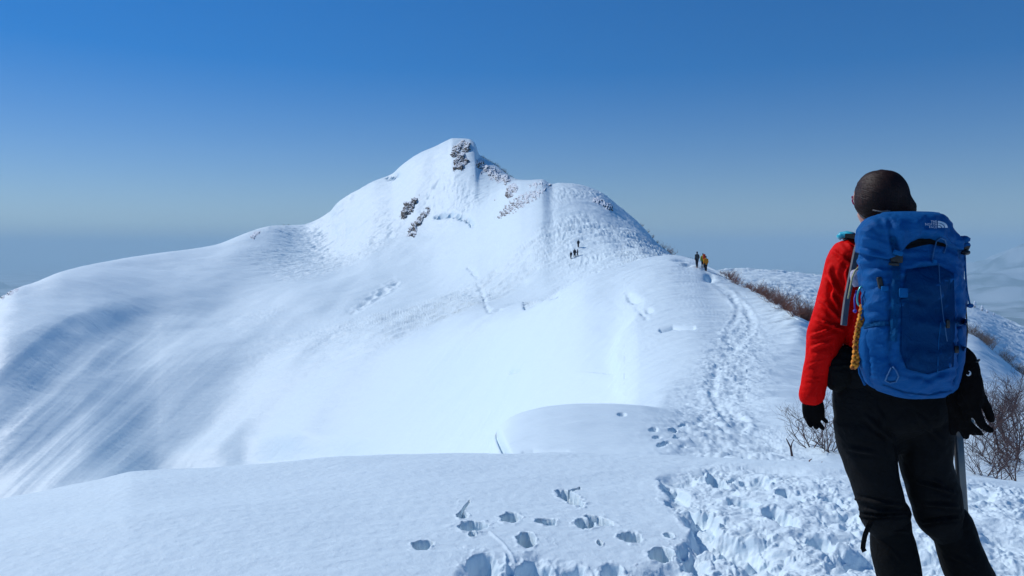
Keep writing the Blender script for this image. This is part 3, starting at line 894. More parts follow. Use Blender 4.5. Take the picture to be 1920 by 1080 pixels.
M_skin = mat("skin", (.50, .26, .19), .5)
M_red = fabric("red_shell", (.74, .003, .002), .65, spec=.08, vary=.1)
M_blk = fabric("black_trouser_cloth", (.006, .006, .0065), .8, spec=.1)
M_blk2 = fabric("black_gaiter_cloth", (.0055, .0055, .0055), .8, spec=.08)
M_glove = fabric("black_fleece", (.006, .005, .005), .9, spec=.05)
M_blue = fabric("blue_pack_cloth", (.002, .085, .27), .65, spec=.12)
M_blue2 = fabric("shade_and_trim_blue", (.0018, .080, .255), .65, spec=.12)  # darker pack blue: painted shade on the front pocket, own colour on trim
M_strapb = fabric("blue_webbing", (.0025, .105, .30), .7, spec=.1)
M_plastic = mat("black_plastic", (.008, .008, .009), .4)
M_grey = fabric("grey_webbing", (.16, .16, .165), .8)
M_white = mat("white_thread", (.8, .82, .85), .8)
M_ply = mat("orange_rope", (.75, .23, .012), .8)
M_steel = mat("brushed_alloy", (.20, .20, .19), .45, Metallic=.6)
M_teal = mat("teal_alloy", (.10, .42, .42), .35, Metallic=.7)

Y0 = 2.80
S = Y0/F
def B(px, py, dy=0.0):
    p = W(px, py, Y0); p.y += dy; return p
def ring(px, py, hw, hd, dy=0.0, ax=(1, 0, 0)):
    return (B(px, py, dy), hw*S, hd, ax)

feet_z = ground(1690, Y=2.8).z
hiker = empty("person", (B(1680, 470).x, Y0, feet_z))
HB = Matrix.Translation(-hiker.location)
tag(hiker, "person seen from behind in a red jacket and black trousers carrying a blue backpack", "person")
def rebase(o):
    o.data.transform(HB); return o

from mathutils.bvhtree import BVHTree
# --- body skin (head, neck, trunk, arms, hands, legs): one surface
HC = B(1655, 374, .02)                      # middle of the head
HR = Matrix.Rotation(math.radians(-9), 3, 'Z')
def H(x, y, z): return HC + HR @ Vector((x, y, z))
ARM = [ring(1590,487,30,.056), ring(1577,535,31,.056), ring(1560,590,29,.05), ring(1546,630,26,.044), ring(1537,675,22,.040), ring(1527,718,17,.033), ring(1523,748,15,.026)]
def hand_chains(k=1.0):
    """palm + fingers of the relaxed left hand"""
    ch = [[(B(1523,742), .027*k, .020*k), (B(1524,758), .034*k, .021*k), (B(1527,776,.003), .035*k, .020*k), (B(1531,784,.006), .031*k, .017*k)]]
    fin = [[(1515,776,0),(1514,788,-.006),(1519,798,-.004)], [(1523,779,.004),(1525,792,.0),(1532,802,.006)],
           [(1532,781,.010),(1536,794,.008),(1545,804,.012)], [(1538,777,.016),(1546,786,.016),(1554,793,.022)]]
    for i, f_ in enumerate(fin):
        r = (.0078, .0086, .0086, .0078)[i]*k
        ch.append([(B(*f_[0]), r*1.12, r*1.12), (B(*f_[1]), r, r), (B(*f_[2]), r*.85, r*.85)])
    ch.append([(B(1534,756,.012), .013*k, .013*k), (B(1543,768,.024), .0115*k, .0115*k), (B(1545,781,.030), .010*k, .010*k)])
    return ch
bm = bmesh.new()
head = [(H(0,-.012,.092), .012,.014), (H(0,-.012,.086), .034,.040), (H(0,-.010,.076), .052,.066), (H(0,-.006,.055), .070,.088), (H(0,-.002,.03), .079,.098), (H(0,.002,-.01), .077,.095), (H(0,.012,-.05), .066,.080), (H(0,.030,-.085), .052,.060), (H(0,.045,-.108), .034,.040)]
rx = tuple(HR @ Vector((1,0,0)))
loft(bm, [(a, b*.9, c*.93, rx) for a, b, c in head])
for sx in (-1, 1): loft(bm, [(H(sx*.032,.03,-.02), .030,.045,rx), (H(sx*.034,.028,-.05), .034,.045,rx), (H(sx*.026,.03,-.085), .026,.035,rx)], 16)
loft(bm, [(H(0,-.018,-.02), .052,.056), (H(0,-.015,-.09), .050,.054), (B(1652,440,.0), .058,.060)])
loft(bm, [(H(0,.084,.028), .008,.012,rx), (H(0,.104,.0), .011,.012,rx), (H(0,.110,-.018), .015,.012,rx), (H(0,.092,-.028), .012,.008,rx)], 12)
loft(bm, [(H(-.022,.098,-.050), .006,.005), (H(0,.104,-.052), .008,.007), (H(.022,.098,-.050), .006,.005)], 10)
for sx in (-1, 1):
    loft(bm, [(H(sx*.072,.0,.028), .007,.017,(0,1,0)), (H(sx*.078,-.006,.005), .008,.017,(0,1,0)), (H(sx*.072,.002,-.026), .007,.011,(0,1,0))], 12)
    loft(bm, [(H(sx*.016,.098,.028), .012,.010), (H(sx*.046,.086,.030), .012,.010)], 10)
loft(bm, smooth_rings([ring(1655,448,45,.055), ring(1665,478,86,.085), ring(1672,540,80,.095), ring(1672,610,72,.085), ring(1674,680,84,.105), ring(1676,760,90,.11), ring(1680,800,78,.05)]))
loft(bm, smooth_rings([(a[0], a[1]*.66, a[2]*.62) for a in ARM]))
RARM = [(B(1752,487,0), .054,.054), (B(1772,540,.02), .052,.052), (B(1782,600,.05), .048,.048), (B(1765,635,.12), .042,.042), (B(1735,650,.22), .036,.036), (B(1712,655,.28), .028,.026)]
loft(bm, smooth_rings([(a, b*.8, c*.8) for a, b, c in RARM]))
for c in hand_chains(.8): loft(bm, [(p, a, b) for p, a, b in c], 12)
# right hand closed in front of the waist
loft(bm, [(B(1712,655,.28), .026,.022), (B(1695,658,.31), .034,.022), (B(1684,662,.33), .032,.020)], 12)
for i in range(4):
    z = -.024 + i*.016
    q = B(1684,662,.33)
    loft(bm, [(q+Vector((0,0,z)), .009,.009), (q+Vector((-.03,.02,z)), .0085,.0085), (q+Vector((-.035,-.005,z)), .008,.008), (q+Vector((-.015,-.015,z)), .007,.007)], 10)
loft(bm, [(B(1690,650,.30), .010,.010), (B(1680,648,.29), .009,.009), (B(1672,656,.30), .008,.008)], 10)
LL = [(1626,800,46,.09), (1637,870,43,.085), (1648,910,40,.08), (1658,955,36,.07), (1668,1000,32,.062), (1680,1060,32,.060), (1694,1130,26,.050), (1702,1190,20,.040)]
RL = [(1728,800,46,.09), (1733,870,43,.085), (1745,920,41,.08), (1756,960,37,.07), (1776,995,32,.062), (1806,1055,32,.060), (1838,1130,26,.050), (1862,1190,20,.040)]
for L_ in (LL, RL):
    loft(bm, smooth_rings([ring(x, y, w*.78, d*.8) for x, y, w, d in L_], 3))
    x = L_[-1][0]
    loft(bm, [(B(x,1195,-.02), .030,.030), (B(x,1203,.05), .034,.026), (B(x,1207,.14), .036,.018)], 14)
body = rebase(fuse(bm, "body", .006, 3, M_skin, hiker))

# --- hair, drawn back to a low knot
def hairwarp(co, no):
    c = np.array(HC)
    d = co - c
    a = np.arctan2(d[:, 0]*.9 + d[:, 2]*.2, d[:, 2] + .02)
    k = np.array([0.05*mnoise.noise((float(x)*34, float(z)*2.2, 0)) + .03*mnoise.noise((float(x)*80, float(z)*4, 3)) for x, z in zip(a, np.hypot(d[:, 0], d[:, 2])*10)])
    return .02*k
bm = bmesh.new()
hs_ = .875
hp = [(H(0,-.020,.0985), .010,.012), (H(0,-.020,.097), .034,.040), (H(0,-.020,.090), .055,.062), (H(0,-.019,.077), .072,.080), (H(0,-.018,.058), .087,.096), (H(.0,-.016,.035), .096,.106), (H(0,-.020,.015), .100,.108), (H(0,-.024,-.02), .100,.100), (H(.004,-.030,-.05), .080,.080), (H(.008,-.036,-.072), .056,.055)]
loft(bm, [(a, b*hs_, c*hs_, rx) for a, b, c in hp], 36)
loft(bm, [(B(1682,384,-.055), .030,.035), (B(1692,391,-.055), .022,.028), (B(1697,397,-.05), .012,.018)], 16)
# cut away the face side
bmesh.ops.recalc_face_normals(bm, faces=bm.faces)
hair = fuse(bm, "hair", .005, 9, None, hiker, hairwarp)
fb = bmesh.new(); fb.from_mesh(hair.data)
fwd = HR @ Vector((0, 1, 0))
kill = [v for v in fb.verts if (v.co-HC).dot(fwd) > .062 + .5*max(0, (v.co-HC).z-.03)]
bmesh.ops.delete(fb, geom=kill, context='VERTS'); fb.to_mesh(hair.data); fb.free()
M_hair = mat("dark_brown_hair", (.010, .006, .005), .45)
_b = M_hair.node_tree.nodes["Principled BSDF"]; _b.inputs["Specular IOR Level"].default_value = .22
tc = node(M_hair, "ShaderNodeTexCoord"); mp = node(M_hair, "ShaderNodeMapping"); mp.inputs["Scale"].default_value = (95, 95, 4)
nn = node(M_hair, "ShaderNodeTexNoise"); nn.inputs["Detail"].default_value = 3
lk(M_hair, tc.outputs["Object"], mp.inputs[0]); lk(M_hair, mp.outputs[0], nn.inputs[0])
cr = node(M_hair, "ShaderNodeValToRGB"); cr.color_ramp.elements[0].color = (.004,.002,.002,1); cr.color_ramp.elements[1].color = (.045,.013,.009,1)
cr.color_ramp.elements[0].position = .35; cr.color_ramp.elements[1].position = .7
lk(M_hair, nn.outputs[0], cr.inputs[0]); lk(M_hair, cr.outputs[0], _b.inputs[0])
bp = node(M_hair, "ShaderNodeBump"); bp.inputs["Distance"].default_value = .0015; lk(M_hair, nn.outputs[0], bp.inputs["Height"]); lk(M_hair, bp.outputs[0], _b.inputs["Normal"])
# combed strands drawn over the cap towards the knot
_hb = bmesh.new(); _hb.from_mesh(hair.data); _tree = BVHTree.FromBMesh(_hb)
_hc = H(0, -.018, .012); _kn = (B(1694,388,-.075) - _hc).normalized()
_r = random.Random(5)
for i in range(620):
    phi = _r.uniform(-1.75, 1.75); fr = _r.uniform(-.15, .55)
    s_ = (HR @ Vector((math.sin(phi), fr, math.cos(phi)))).normalized()
    k_ = (_kn + Vector((_r.gauss(0, .12), 0, _r.gauss(0, .16)))).normalized()
    ang = s_.angle(k_)
    if ang < .2: continue
    P_ = []; r_ = _r.uniform(.0009, .0019); lift = _r.uniform(.0, .0012)
    for j in range(13):
        t = j/12
        d_ = (s_*math.sin((1-t)*ang) + k_*math.sin(t*ang))/math.sin(ang)
        d_ = (d_ + Vector((0, 0, .10*math.sin(t*3.1)*_r.uniform(.9, 1.1)))).normalized()
        h_ = _tree.ray_cast(_hc + d_*.3, -d_)
        if h_[0] is None: P_ = []; break
        P_.append(h_[0] + d_*lift)
    if len(P_) < 5: continue
    prev = None
    for j, p in enumerate(P_):
        tt = (P_[min(j+1, 12)] - P_[max(j-1, 0)]).normalized(); o_ = (p-_hc).normalized(); w_ = tt.cross(o_).normalized()
        q = [_hb.verts.new(p + w_*r_*1.3), _hb.verts.new(p + o_*r_), _hb.verts.new(p - w_*r_*1.3)]
        if prev:
            for k in range(2):
                f_ = _hb.faces.new((prev[k], prev[k+1], q[k+1], q[k])); f_.smooth = True
        prev = q
_hb.to_mesh(hair.data); _hb.free()
hair.data.materials.append(M_hair); rebase(hair)

# sunglasses (pinkish frame seen at the left temple) and their cord
M_pink = mat("magenta_frame", (.35, .01, .09), .3)
g1 = [[(H(-.078,.0,.012), .0035), (H(-.079,.05,.014), .0045), (H(-.070,.080,.012), .006), (H(-.05,.112,.008), .006), (H(0,.124,.010), .004), (H(.05,.112,.008), .006), (H(.070,.080,.012), .006), (H(.079,.05,.014), .0045), (H(.078,0,.012), .0035)]]
for sx in (-1, 1):
    c = [(H(sx*.04 + .028*math.cos(a), .112 - .012*abs(math.cos(a)-sx*-.2), .004 + .021*math.sin(a)), .003) for a in [i*math.pi/7 for i in range(15)]]
    g1.append(c)
rebase(tube_mesh("sunglasses", g1, M_pink, hiker, 8))
rebase(tube_mesh("cord", [[(B(1618,396,-.075), .0022), (B(1630,399,-.086), .0022), (B(1645,398,-.095), .0022)]], M_grey, hiker, 6))

# --- clothing
def wrinkles(folds, amp=.004, sc=14, seed=0):
    """folds: list of (a, b, width m, depth m): creases between two pixel points on the cloth"""
    def w(co, no):
        out = np.array([amp*(mnoise.noise((x*sc+seed, y*sc, z*sc*.8)) + .5*mnoise.noise((x*sc*2.3, y*sc*2.3+seed, z*sc*1.5))) for x, y, z in co])
        px = 960 + F*co[:, 0]/co[:, 1]; py = HZ - F*co[:, 2]/co[:, 1]
        for a, b_, wd, dp in folds:
            d, s, al = seg_dist(px + 2.5*np.sin(py*.15), py, [a, b_])
            out += dp*np.exp(-(d*S/wd)**2)*np.sin(np.pi*np.clip(al, .02, .98))**.5*(no[:, 1] < .3)
            out -= dp*.8*np.exp(-((d*S-wd*1.7)/wd)**2)*np.sin(np.pi*np.clip(al, .02, .98))**.5*(no[:, 1] < .3)
        return out
    return w
bm = bmesh.new()
loft(bm, smooth_rings([ring(1648,432,34,.062), ring(1655,447,56,.072), ring(1664,470,95,.095), ring(1671,520,92,.115), ring(1672,580,88,.112), ring(1672,625,86,.108), ring(1673,665,92,.122), ring(1674,700,96,.13)]), 40)
loft(bm, smooth_rings([ring(1608,474,30,.062), ring(1592,487,39,.068), ring(1580,530,39,.066), ring(1562,590,38,.060), ring(1548,628,34,.054), ring(1539,670,29,.048), ring(1528,712,25,.040), ring(1524,733,23,.036)]), 32)
loft(bm, [ring(1524,728,24,.037), ring(1523,738,25,.037), ring(1522,745,24,.036)], 24)
loft(bm, smooth_rings([(a, b*1.2, c*1.2) for a, b, c in RARM[:-1]]), 28)
jacket = fuse(bm, "jacket", .006, 3, M_red, hiker, wrinkles([
  ((1550,520),(1582,560),.007,.015), ((1535,560),(1578,600),.007,.014), ((1530,600),(1580,618),.006,.013), ((1520,630),(1568,612),.006,.012), ((1518,655),(1560,640),.006,.010),
  ((1565,470),(1598,500),.007,.012), ((1556,500),(1570,590),.008,.012), ((1590,500),(1580,600),.008,.013), ((1512,690),(1545,675),.004,.005), ((1508,715),(1540,708),.004,.004), ((1585,455),(1605,470),.005,.006)], .0045, 13))
rebase(jacket)
bm = bmesh.new()
loft(bm, smooth_rings([ring(1673,668,100,.12), ring(1673,700,108,.135), ring(1674,750,110,.142), ring(1676,790,106,.135), ring(1680,822,96,.06)]), 40)
loft(bm, smooth_rings([ring(1622,790,55,.115), ring(1627,835,51,.112), ring(1633,870,45,.105), ring(1642,910,42,.10), ring(1653,945,40,.092), ring(1659,962,44,.088), ring(1661,976,40,.080), ring(1664,990,34,.07)]), 32)
loft(bm, smooth_rings([ring(1728,790,52,.115), ring(1733,835,46,.112), ring(1736,870,44,.105), ring(1749,915,45,.10), ring(1757,945,43,.094), ring(1762,970,42,.088), ring(1772,986,36,.075), ring(1780,998,32,.068)]), 32)
# rolled lower hem over the gaiters
loft(bm, [ring(1658,958,44,.088), ring(1660,966,45,.088)], 28)
trousers = fuse(bm, "trousers", .0052, 3, M_blk, hiker, wrinkles([
  ((1600,935),(1690,948),.006,.010), ((1605,955),(1698,962),.006,.009), ((1612,968),(1702,966),.004,.016), ((1720,905),(1790,925),.006,.010), ((1735,945),(1795,950),.006,.009), ((1732,980),(1800,972),.005,.014),
  ((1620,780),(1680,830),.008,.008), ((1720,780),(1770,830),.008,.007), ((1590,840),(1640,850),.008,.006), ((1640,750),(1680,860),.009,.006), ((1780,920),(1750,900),.006,.008)], .006, 11, 3))
rebase(trousers)
def gaiter(rows, folds):
    bm = bmesh.new()
    loft(bm, smooth_rings([ring(x, y, w, d) for x, y, w, d in rows]), 32)
    return rebase(fuse(bm, "gaiter", .006, 2, M_blk2, hiker, wrinkles(folds, .0035, 15, 5)))
gl = gaiter([(1668,974,36,.075), (1670,1000,36,.075), (1678,1040,41,.085), (1686,1080,39,.08), (1696,1130,34,.068), (1702,1170,34,.068), (1704,1200,38,.085)], [((1640,990),(1700,998),.005,.006), ((1645,1010),(1700,1060),.006,.005)])
gr = gaiter([(1784,976,35,.072), (1790,1000,37,.076), (1804,1045,40,.085), (1822,1085,42,.082), (1842,1130,36,.068), (1860,1170,34,.068), (1866,1200,38,.085)], [((1750,1000),(1810,990),.005,.006), ((1780,1040),(1830,1065),.006,.005)])
# small grey mark on the left gaiter, dangling strap, boots
def ribbon(name, pts, wd, th, material, parent, ax=(1, 0, 0)):
    """flat webbing through points (px, py, world y)"""
    bm = bmesh.new(); prev = None
    P = [W(a, b, Y) for a, b, Y in pts]
    for i, p in enumerate(P):
        d = (P[min(i+1, len(P)-1)] - P[max(i-1, 0)]).normalized()
        u = Vector(ax); u = (u - d*u.dot(d)).normalized(); v = d.cross(u)
        q = [bm.verts.new(p + u*sx*wd/2 + v*sy*th/2) for sx, sy in ((-1,-1),(1,-1),(1,1),(-1,1))]
        if prev:
            for k in range(4): bm.faces.new((prev[k], prev[(k+1) % 4], q[(k+1) % 4], q[k]))
        else: bm.faces.new(q)
        prev = q
    bm.faces.new(prev[::-1]); bmesh.ops.recalc_face_normals(bm, faces=bm.faces)
    me = bpy.data.meshes.new(name); bm.to_mesh(me); bm.free(); me.materials.append(material)
    return link(bpy.data.objects.new(name, me), parent)
rebase(ribbon("strap", [(1634,976,2.72),(1628,988,2.70),(1622,1003,2.70),(1619,1018,2.70),(1618,1028,2.70),(1621,1034,2.70)], .016, .003, M_blk2, hiker))
for L_ in (LL, RL):
    x = L_[-1][0]
    bm = bmesh.new()
    loft(bm, [(B(x,1160,0), .055,.055), (B(x,1190,-.01), .052,.06), (B(x,1200,.05), .050,.042), (B(x,1205,.13), .050,.034), (B(x,1208,.18), .040,.024)], 20)
    loft(bm, [(B(x,1212,-.05), .042,.014), (B(x,1212,.06), .048,.014), (B(x,1212,.19), .040,.014)], 20)
    rebase(fuse(bm, "boot", .006, 2, M_plastic, hiker))
bm = bmesh.new()
for c in hand_chains(1.12): loft(bm, smooth_rings([(p, a, b) for p, a, b in c], 3), 14)
rebase(fuse(bm, "glove", .0028, 2, M_glove, hiker))

# ------------------------------------------------------------------ backpack
YP = 2.43
pack = empty("backpack", W(1712, 752, YP))
tag(pack, "large blue hiking backpack worn by the person in the red jacket", "backpack")
PB = Matrix.Translation(-pack.location)
def pb(o): o.data.transform(PB); return o
# outline rows: py, left, right, back y, face y
BAG = [(754,1702,1752,2.58,2.50),(750,1680,1775,2.62,2.44),(741,1652,1790,2.64,2.42),(727,1634,1798,2.66,2.40),(708,1622,1803,2.67,2.385),(685,1615,1806,2.67,2.38),(655,1612,1808,2.67,2.375),(620,1613,1810,2.67,2.375),(580,1617,1811,2.67,2.375),(540,1616,1811,2.67,2.38),(510,1613,1810,2.67,2.39),(485,1611,1808,2.67,2.40),(462,1613,1803,2.66,2.41),(440,1622,1795,2.65,2.43),(430,1640,1780,2.63,2.45)]
def super_loft(rows, n=128, e=2.55, fn=None, sub=9):
    """closed bag from outline rows; fn(px, py, angle) -> inward/outward offset in metres"""
    a = np.array(rows, float); s0 = np.arange(len(rows)); s1 = np.linspace(0, len(rows)-1, (len(rows)-1)*sub+1)
    cols = [pchip(s0, a[:, k], s1) for k in range(5)]
    ang = np.linspace(0, 2*np.pi, n+1)[:-1]
    cx = np.sign(np.cos(ang))*np.abs(np.cos(ang))**(2/e); cy = np.sign(np.sin(ang))*np.abs(np.sin(ang))**(2/e)
    V = []
    for py, l, r, yb, yf in zip(*cols):
        ym = (yb+yf)/2; hd = (yb-yf)/2
        z = -(py-HZ)/F*YP
        y = ym + cy*hd; x = ((l+r)/2 - 960 + cx*(r-l)/2)/F*(.95*y+.05*YP)
        V.append(np.stack([x, y, np.full(n, z)], -1))
    V = np.array(V)
    if fn is not None:
        nx = np.roll(V, -1, 1)-np.roll(V, 1, 1)
        N = np.stack([nx[..., 1], -nx[..., 0], np.zeros_like(nx[..., 0])], -1)
        N /= np.linalg.norm(N, axis=-1, keepdims=True)+1e-9
        px = 960 + F*V[..., 0]/V[..., 1]; py = HZ - F*V[..., 2]/V[..., 1]
        V = V + N*fn(V, px, py)[..., None]
    return V
def bag_mesh(name, V, material, parent):
    nr, n, _ = V.shape
    vs = [tuple(v) for v in V.reshape(-1, 3)]
    fs = []
    for i in range(nr-1):
        for k in range(n):
            k2 = (k+1) % n
            fs.append((i*n+k, i*n+k2, (i+1)*n+k2, (i+1)*n+k))
    for i, rev in ((0, True), (nr-1, False)):
        c = len(vs); vs.append(tuple(V[i].mean(0)))
        for k in range(n):
            t = (i*n+k, i*n+(k+1) % n, c); fs.append(t[::-1] if rev else t)
    me = bpy.data.meshes.new(name); me.from_pydata(vs, [], fs); me.update()
    b_ = bmesh.new(); b_.from_mesh(me); bmesh.ops.recalc_face_normals(b_, faces=b_.faces); b_.to_mesh(me); b_.free()
    for p in me.polygons: p.use_smooth = True
    me.materials.append(material)
    return link(bpy.data.objects.new(name, me), parent)
def crease(px, py, pts, w, dp):
    d, s, al = seg_dist(px, py, pts)
    return dp*np.exp(-(d/w)**2)*np.clip(np.sin(np.pi*np.clip(al, 0.03, .97)), 0, 1)**.5
def bagfn(V, px, py):
    u = V[..., 0]*1.0; z = V[..., 2]
    o = .008*fbm(u*9, z*16 + V[..., 1]*9, 3) + .005*(1-3*np.abs(pn(u*14+5+z*6, z*30)))*.6 + .002*pn(u*60, z*90)
    frontm = sstep(2.50, 2.42, V[..., 1])
    # pocket seam ledges on the rear face
    o += frontm*.008*sstep(1668, 1676, px)*sstep(1796, 1788, px)*sstep(716, 706, py)*sstep(500, 512, py)
    for pts, w, dp in (([(1690,700),(1740,712),(1795,690)],5,-.010),([(1655,720),(1710,742),(1780,735)],2,-.005),([(1690,560),(1740,570),(1790,562)],6,-.006),([(1695,600),(1745,612),(1785,600)],5,.005),
       ([(1700,640),(1750,655),(1790,640)],5,-.006),([(1680,670),(1720,690),(1770,685)],5,.007),([(1700,525),(1750,532),(1785,520)],5,.005),([(1668,500),(1668,690)],2.5,-.008),([(1794,500),(1796,690)],3,-.006),
       ([(1620,520),(1665,505)],5,.005),([(1620,545),(1660,535)],4,-.005),([(1625,575),(1660,566)],4,.006),([(1622,610),(1662,600)],3,-.008),([(1630,640),(1640,700)],6,.006),([(1648,690),(1700,670),(1720,700)],5,-.006),
       ([(1690,500),(1730,492),(1760,490)],5,.006),([(1700,508),(1770,500)],4,-.006)):
        o += 1.5*crease(px + 2*np.sin(py*.2), py + 2*np.sin(px*.15), pts, w, dp)*sstep(2.56, 2.46, V[..., 1])
    return o
bag = pb(bag_mesh("main_bag", super_loft(BAG, fn=bagfn), M_blue, pack))

# lid: hangs over the bag, hem arched up in the middle
LIDR = [(0,1605,1811,2.68,2.375),(1,1606,1801,2.68,2.365),(2,1607,1793,2.68,2.36),(3,1611,1788,2.68,2.362),(4,1618,1782,2.68,2.37),(5,1630,1776,2.68,2.385),(6,1642,1771,2.66,2.41),(7,1652,1765,2.64,2.44),(8,1660,1755,2.65,2.475),(9,1678,1742,2.62,2.52)]
topy = [452,440,432,424,414,406,401,398,395,393.5]
def lid_hem(px):
    return np.interp(px, [1600,1612,1640,1665,1680,1692,1712,1735,1755,1785,1800,1815], [472,476,482,486,480,462,448,441,442,452,464,474])
def make_lid():
    n = 160; sub = 6
    rows = [(topy[i],)+LIDR[i][1:] for i in range(10)]
    a = np.array(rows, float); s0 = np.arange(10); s1 = np.linspace(0, 9, 9*sub+1)
    cols = [pchip(s0, a[:, k], s1) for k in range(5)]
    ang = np.linspace(0, 2*np.pi, n+1)[:-1]; e = 3.0
    cx = np.sign(np.cos(ang))*np.abs(np.cos(ang))**(2/e); cy = np.sign(np.sin(ang))*np.abs(np.sin(ang))**(2/e)
    V = []; kk = 0
    for j in range(9):                       # skirt from the hem up to the first row
        f_ = j/9
        l, r, yb, yf = cols[1][0], cols[2][0], cols[3][0], cols[4][0]
        y = (yb+yf)/2 + cy*(yb-yf)/2; x = ((l+r)/2 - 960 + cx*(r-l)/2)/F*(.95*y+.05*YP)
        hem = lid_hem((l+r)/2 + cx*(r-l)/2)
        py = hem*(1-f_) + np.minimum(cols[0][0], hem-1.5)*f_
        V.append(np.stack([x*1.0 - cx*.004*(1-f_), y - cy*.004*(1-f_), -(py-HZ)/F*YP*np.ones(n)], -1))
    for py, l, r, yb, yf in zip(*cols):
        y = (yb+yf)/2 + cy*(yb-yf)/2; x = ((l+r)/2 - 960 + cx*(r-l)/2)/F*(.95*y+.05*YP)
        hem = lid_hem((l+r)/2 + cx*(r-l)/2); kk += .55
        V.append(np.stack([x, y, -(np.minimum(py, hem-1.5-kk)-HZ)/F*YP*np.ones(n)], -1))
    V = np.array(V)
    px = 960 + F*V[..., 0]/V[..., 1]; py = HZ - F*V[..., 2]/V[..., 1]
    nx = np.roll(V, -1, 1)-np.roll(V, 1, 1)
    N = np.stack([nx[..., 1], -nx[..., 0], np.zeros_like(nx[..., 0])], -1); N /= np.linalg.norm(N, axis=-1, keepdims=True)+1e-9
    o = .008*fbm(V[..., 0]*16, V[..., 2]*8 + V[..., 1]*10, 3) + .003*(1-3*np.abs(pn(V[..., 0]*30+V[..., 2]*8, V[..., 2]*16)))
    for pts, w, dp in (([(1668,410),(1672,440),(1682,475)],4,-.010),([(1684,412),(1690,440),(1688,470)],4,.008),([(1700,415),(1705,440),(1700,456)],4,-.006),([(1716,410),(1722,430),(1720,446)],4,.006),
        ([(1735,412),(1740,432)],4,-.004),([(1625,425),(1650,438),(1668,440)],5,-.007),([(1615,448),(1645,452),(1668,462)],4,.007),([(1612,462),(1640,468),(1670,478)],3,-.008),([(1640,404),(1660,418)],4,-.005),([(1780,445),(1800,460)],4,-.006)):
        o += 1.4*crease(px, py, pts, w, dp)
    V = V + N*o[..., None]
    return V
LV = make_lid()
lid = pb(bag_mesh("lid", LV, M_blue, pack))
# near-black patch painting the shade in the gap under the arched hem
M_dark = mat("collar_gap_shade", (.004, .004, .006), .9)
from mathutils.bvhtree import BVHTree
def bvh(objs):
    V, P = [], []
    for o in objs:
        b0_ = len(V); V += [v.co + pack.location for v in o.data.vertices]
        P += [tuple(b0_+i for i in p.vertices) for p in o.data.polygons]
    return BVHTree.FromPolygons(V, P)
T_pack = bvh([bag, lid]); T_bag = bvh([bag]); T_lid = bvh([lid])
def on(px, py, off=.003, tree=None, y0=2.0):
    """point of the pack's rear face under a photo pixel (ray from the camera side)"""
    d = W(px, py, 1.0).normalized()
    hit = (tree or T_pack).ray_cast(Vector((0, 0, 0)), d)
    if hit[0] is None: return W(px, py, YP-.1)
    return hit[0] - d*off
def patch(name, outline, material, off=.003, parent=pack, tree=None, th=.002):
    """thin cloth patch following the pack surface"""
    bm = bmesh.new()
    cx_ = sum(p[0] for p in outline)/len(outline); cy_ = sum(p[1] for p in outline)/len(outline)
    n = len(outline); ringsv = []
    for f_ in np.linspace(1, .08, 14):
        ringsv.append([bm.verts.new(on(cx_+(p[0]-cx_)*f_, cy_+(p[1]-cy_)*f_, off, tree)) for p in outline])
    for a, b_ in zip(ringsv[:-1], ringsv[1:]):
        for k in range(n): bm.faces.new((a[k], a[(k+1) % n], b_[(k+1) % n], b_[k]))
    c = bm.verts.new(on(cx_, cy_, off, tree))
    for k in range(n): bm.faces.new((ringsv[-1][k], ringsv[-1][(k+1) % n], c))
    bmesh.ops.solidify(bm, geom=bm.faces[:], thickness=th)
    bmesh.ops.recalc_face_normals(bm, faces=bm.faces)
    me = bpy.data.meshes.new(name); bm.to_mesh(me); bm.free(); me.materials.append(material)
    for p in me.polygons: p.use_smooth = True
    return pb(link(bpy.data.objects.new(name, me), parent))
def dense(poly, k=8):
    out = []
    for a, b_ in zip(poly, poly[1:]+poly[:1]):
        for i in range(k): out.append((a[0]+(b_[0]-a[0])*i/k, a[1]+(b_[1]-a[1])*i/k))
    return out
patch("collar_shade", dense([(1686,462),(1705,451),(1735,442),(1765,446),(1790,457),(1772,463),(1748,457),(1722,462),(1702,467)], 4), M_dark, .004, tree=T_bag)
patch("shaded_front_pocket", dense([(1700,505),(1760,498),(1788,512),(1791,600),(1788,688),(1740,702),(1700,692),(1688,660),(1690,560)], 6), M_blue2, .004, tree=T_bag)  # pocket cloth a touch darker than the bag, shade put into its colour
def strap(name, pts, w, material, off=.005, tree=None, parent=pack):
    L = []
    k = 6
    for a, b_ in zip(pts[:-1], pts[1:]):
        for i in range(k): L.append((a[0]+(b_[0]-a[0])*i/k, a[1]+(b_[1]-a[1])*i/k))
    L.append(pts[-1])
    bm = bmesh.new(); prev = None
    for i, p in enumerate(L):
        q0 = L[max(i-1, 0)]; q1 = L[min(i+1, len(L)-1)]
        dx, dy = q1[0]-q0[0], q1[1]-q0[1]; l = math.hypot(dx, dy) or 1
        nx_, ny_ = -dy/l*w/2, dx/l*w/2
        r = [bm.verts.new(on(p[0]+nx_*f_, p[1]+ny_*f_, off, tree)) for f_ in (-1, -.4, .4, 1)]
        if prev:
            for j in range(3): bm.faces.new((prev[j], prev[j+1], r[j+1], r[j]))
        prev = r
    bmesh.ops.solidify(bm, geom=bm.faces[:], thickness=.002); bmesh.ops.recalc_face_normals(bm, faces=bm.faces)
    me = bpy.data.meshes.new(name); bm.to_mesh(me); bm.free(); me.materials.append(material)
    return pb(link(bpy.data.objects.new(name, me), parent))
strap("strap", [(1681,492),(1680,540),(1677,600),(1675,640)], 15, M_strapb, .007)
strap("strap", [(1672,445),(1678,465),(1681,480)], 11, M_strapb, .006)
strap("strap", [(1618,612),(1640,607),(1668,606)], 8, M_strapb, .006)
strap("strap", [(1690,566),(1705,564)], 10, M_strapb, .008)
strap("strap", [(1790,600),(1812,604)], 12, M_strapb, .006)
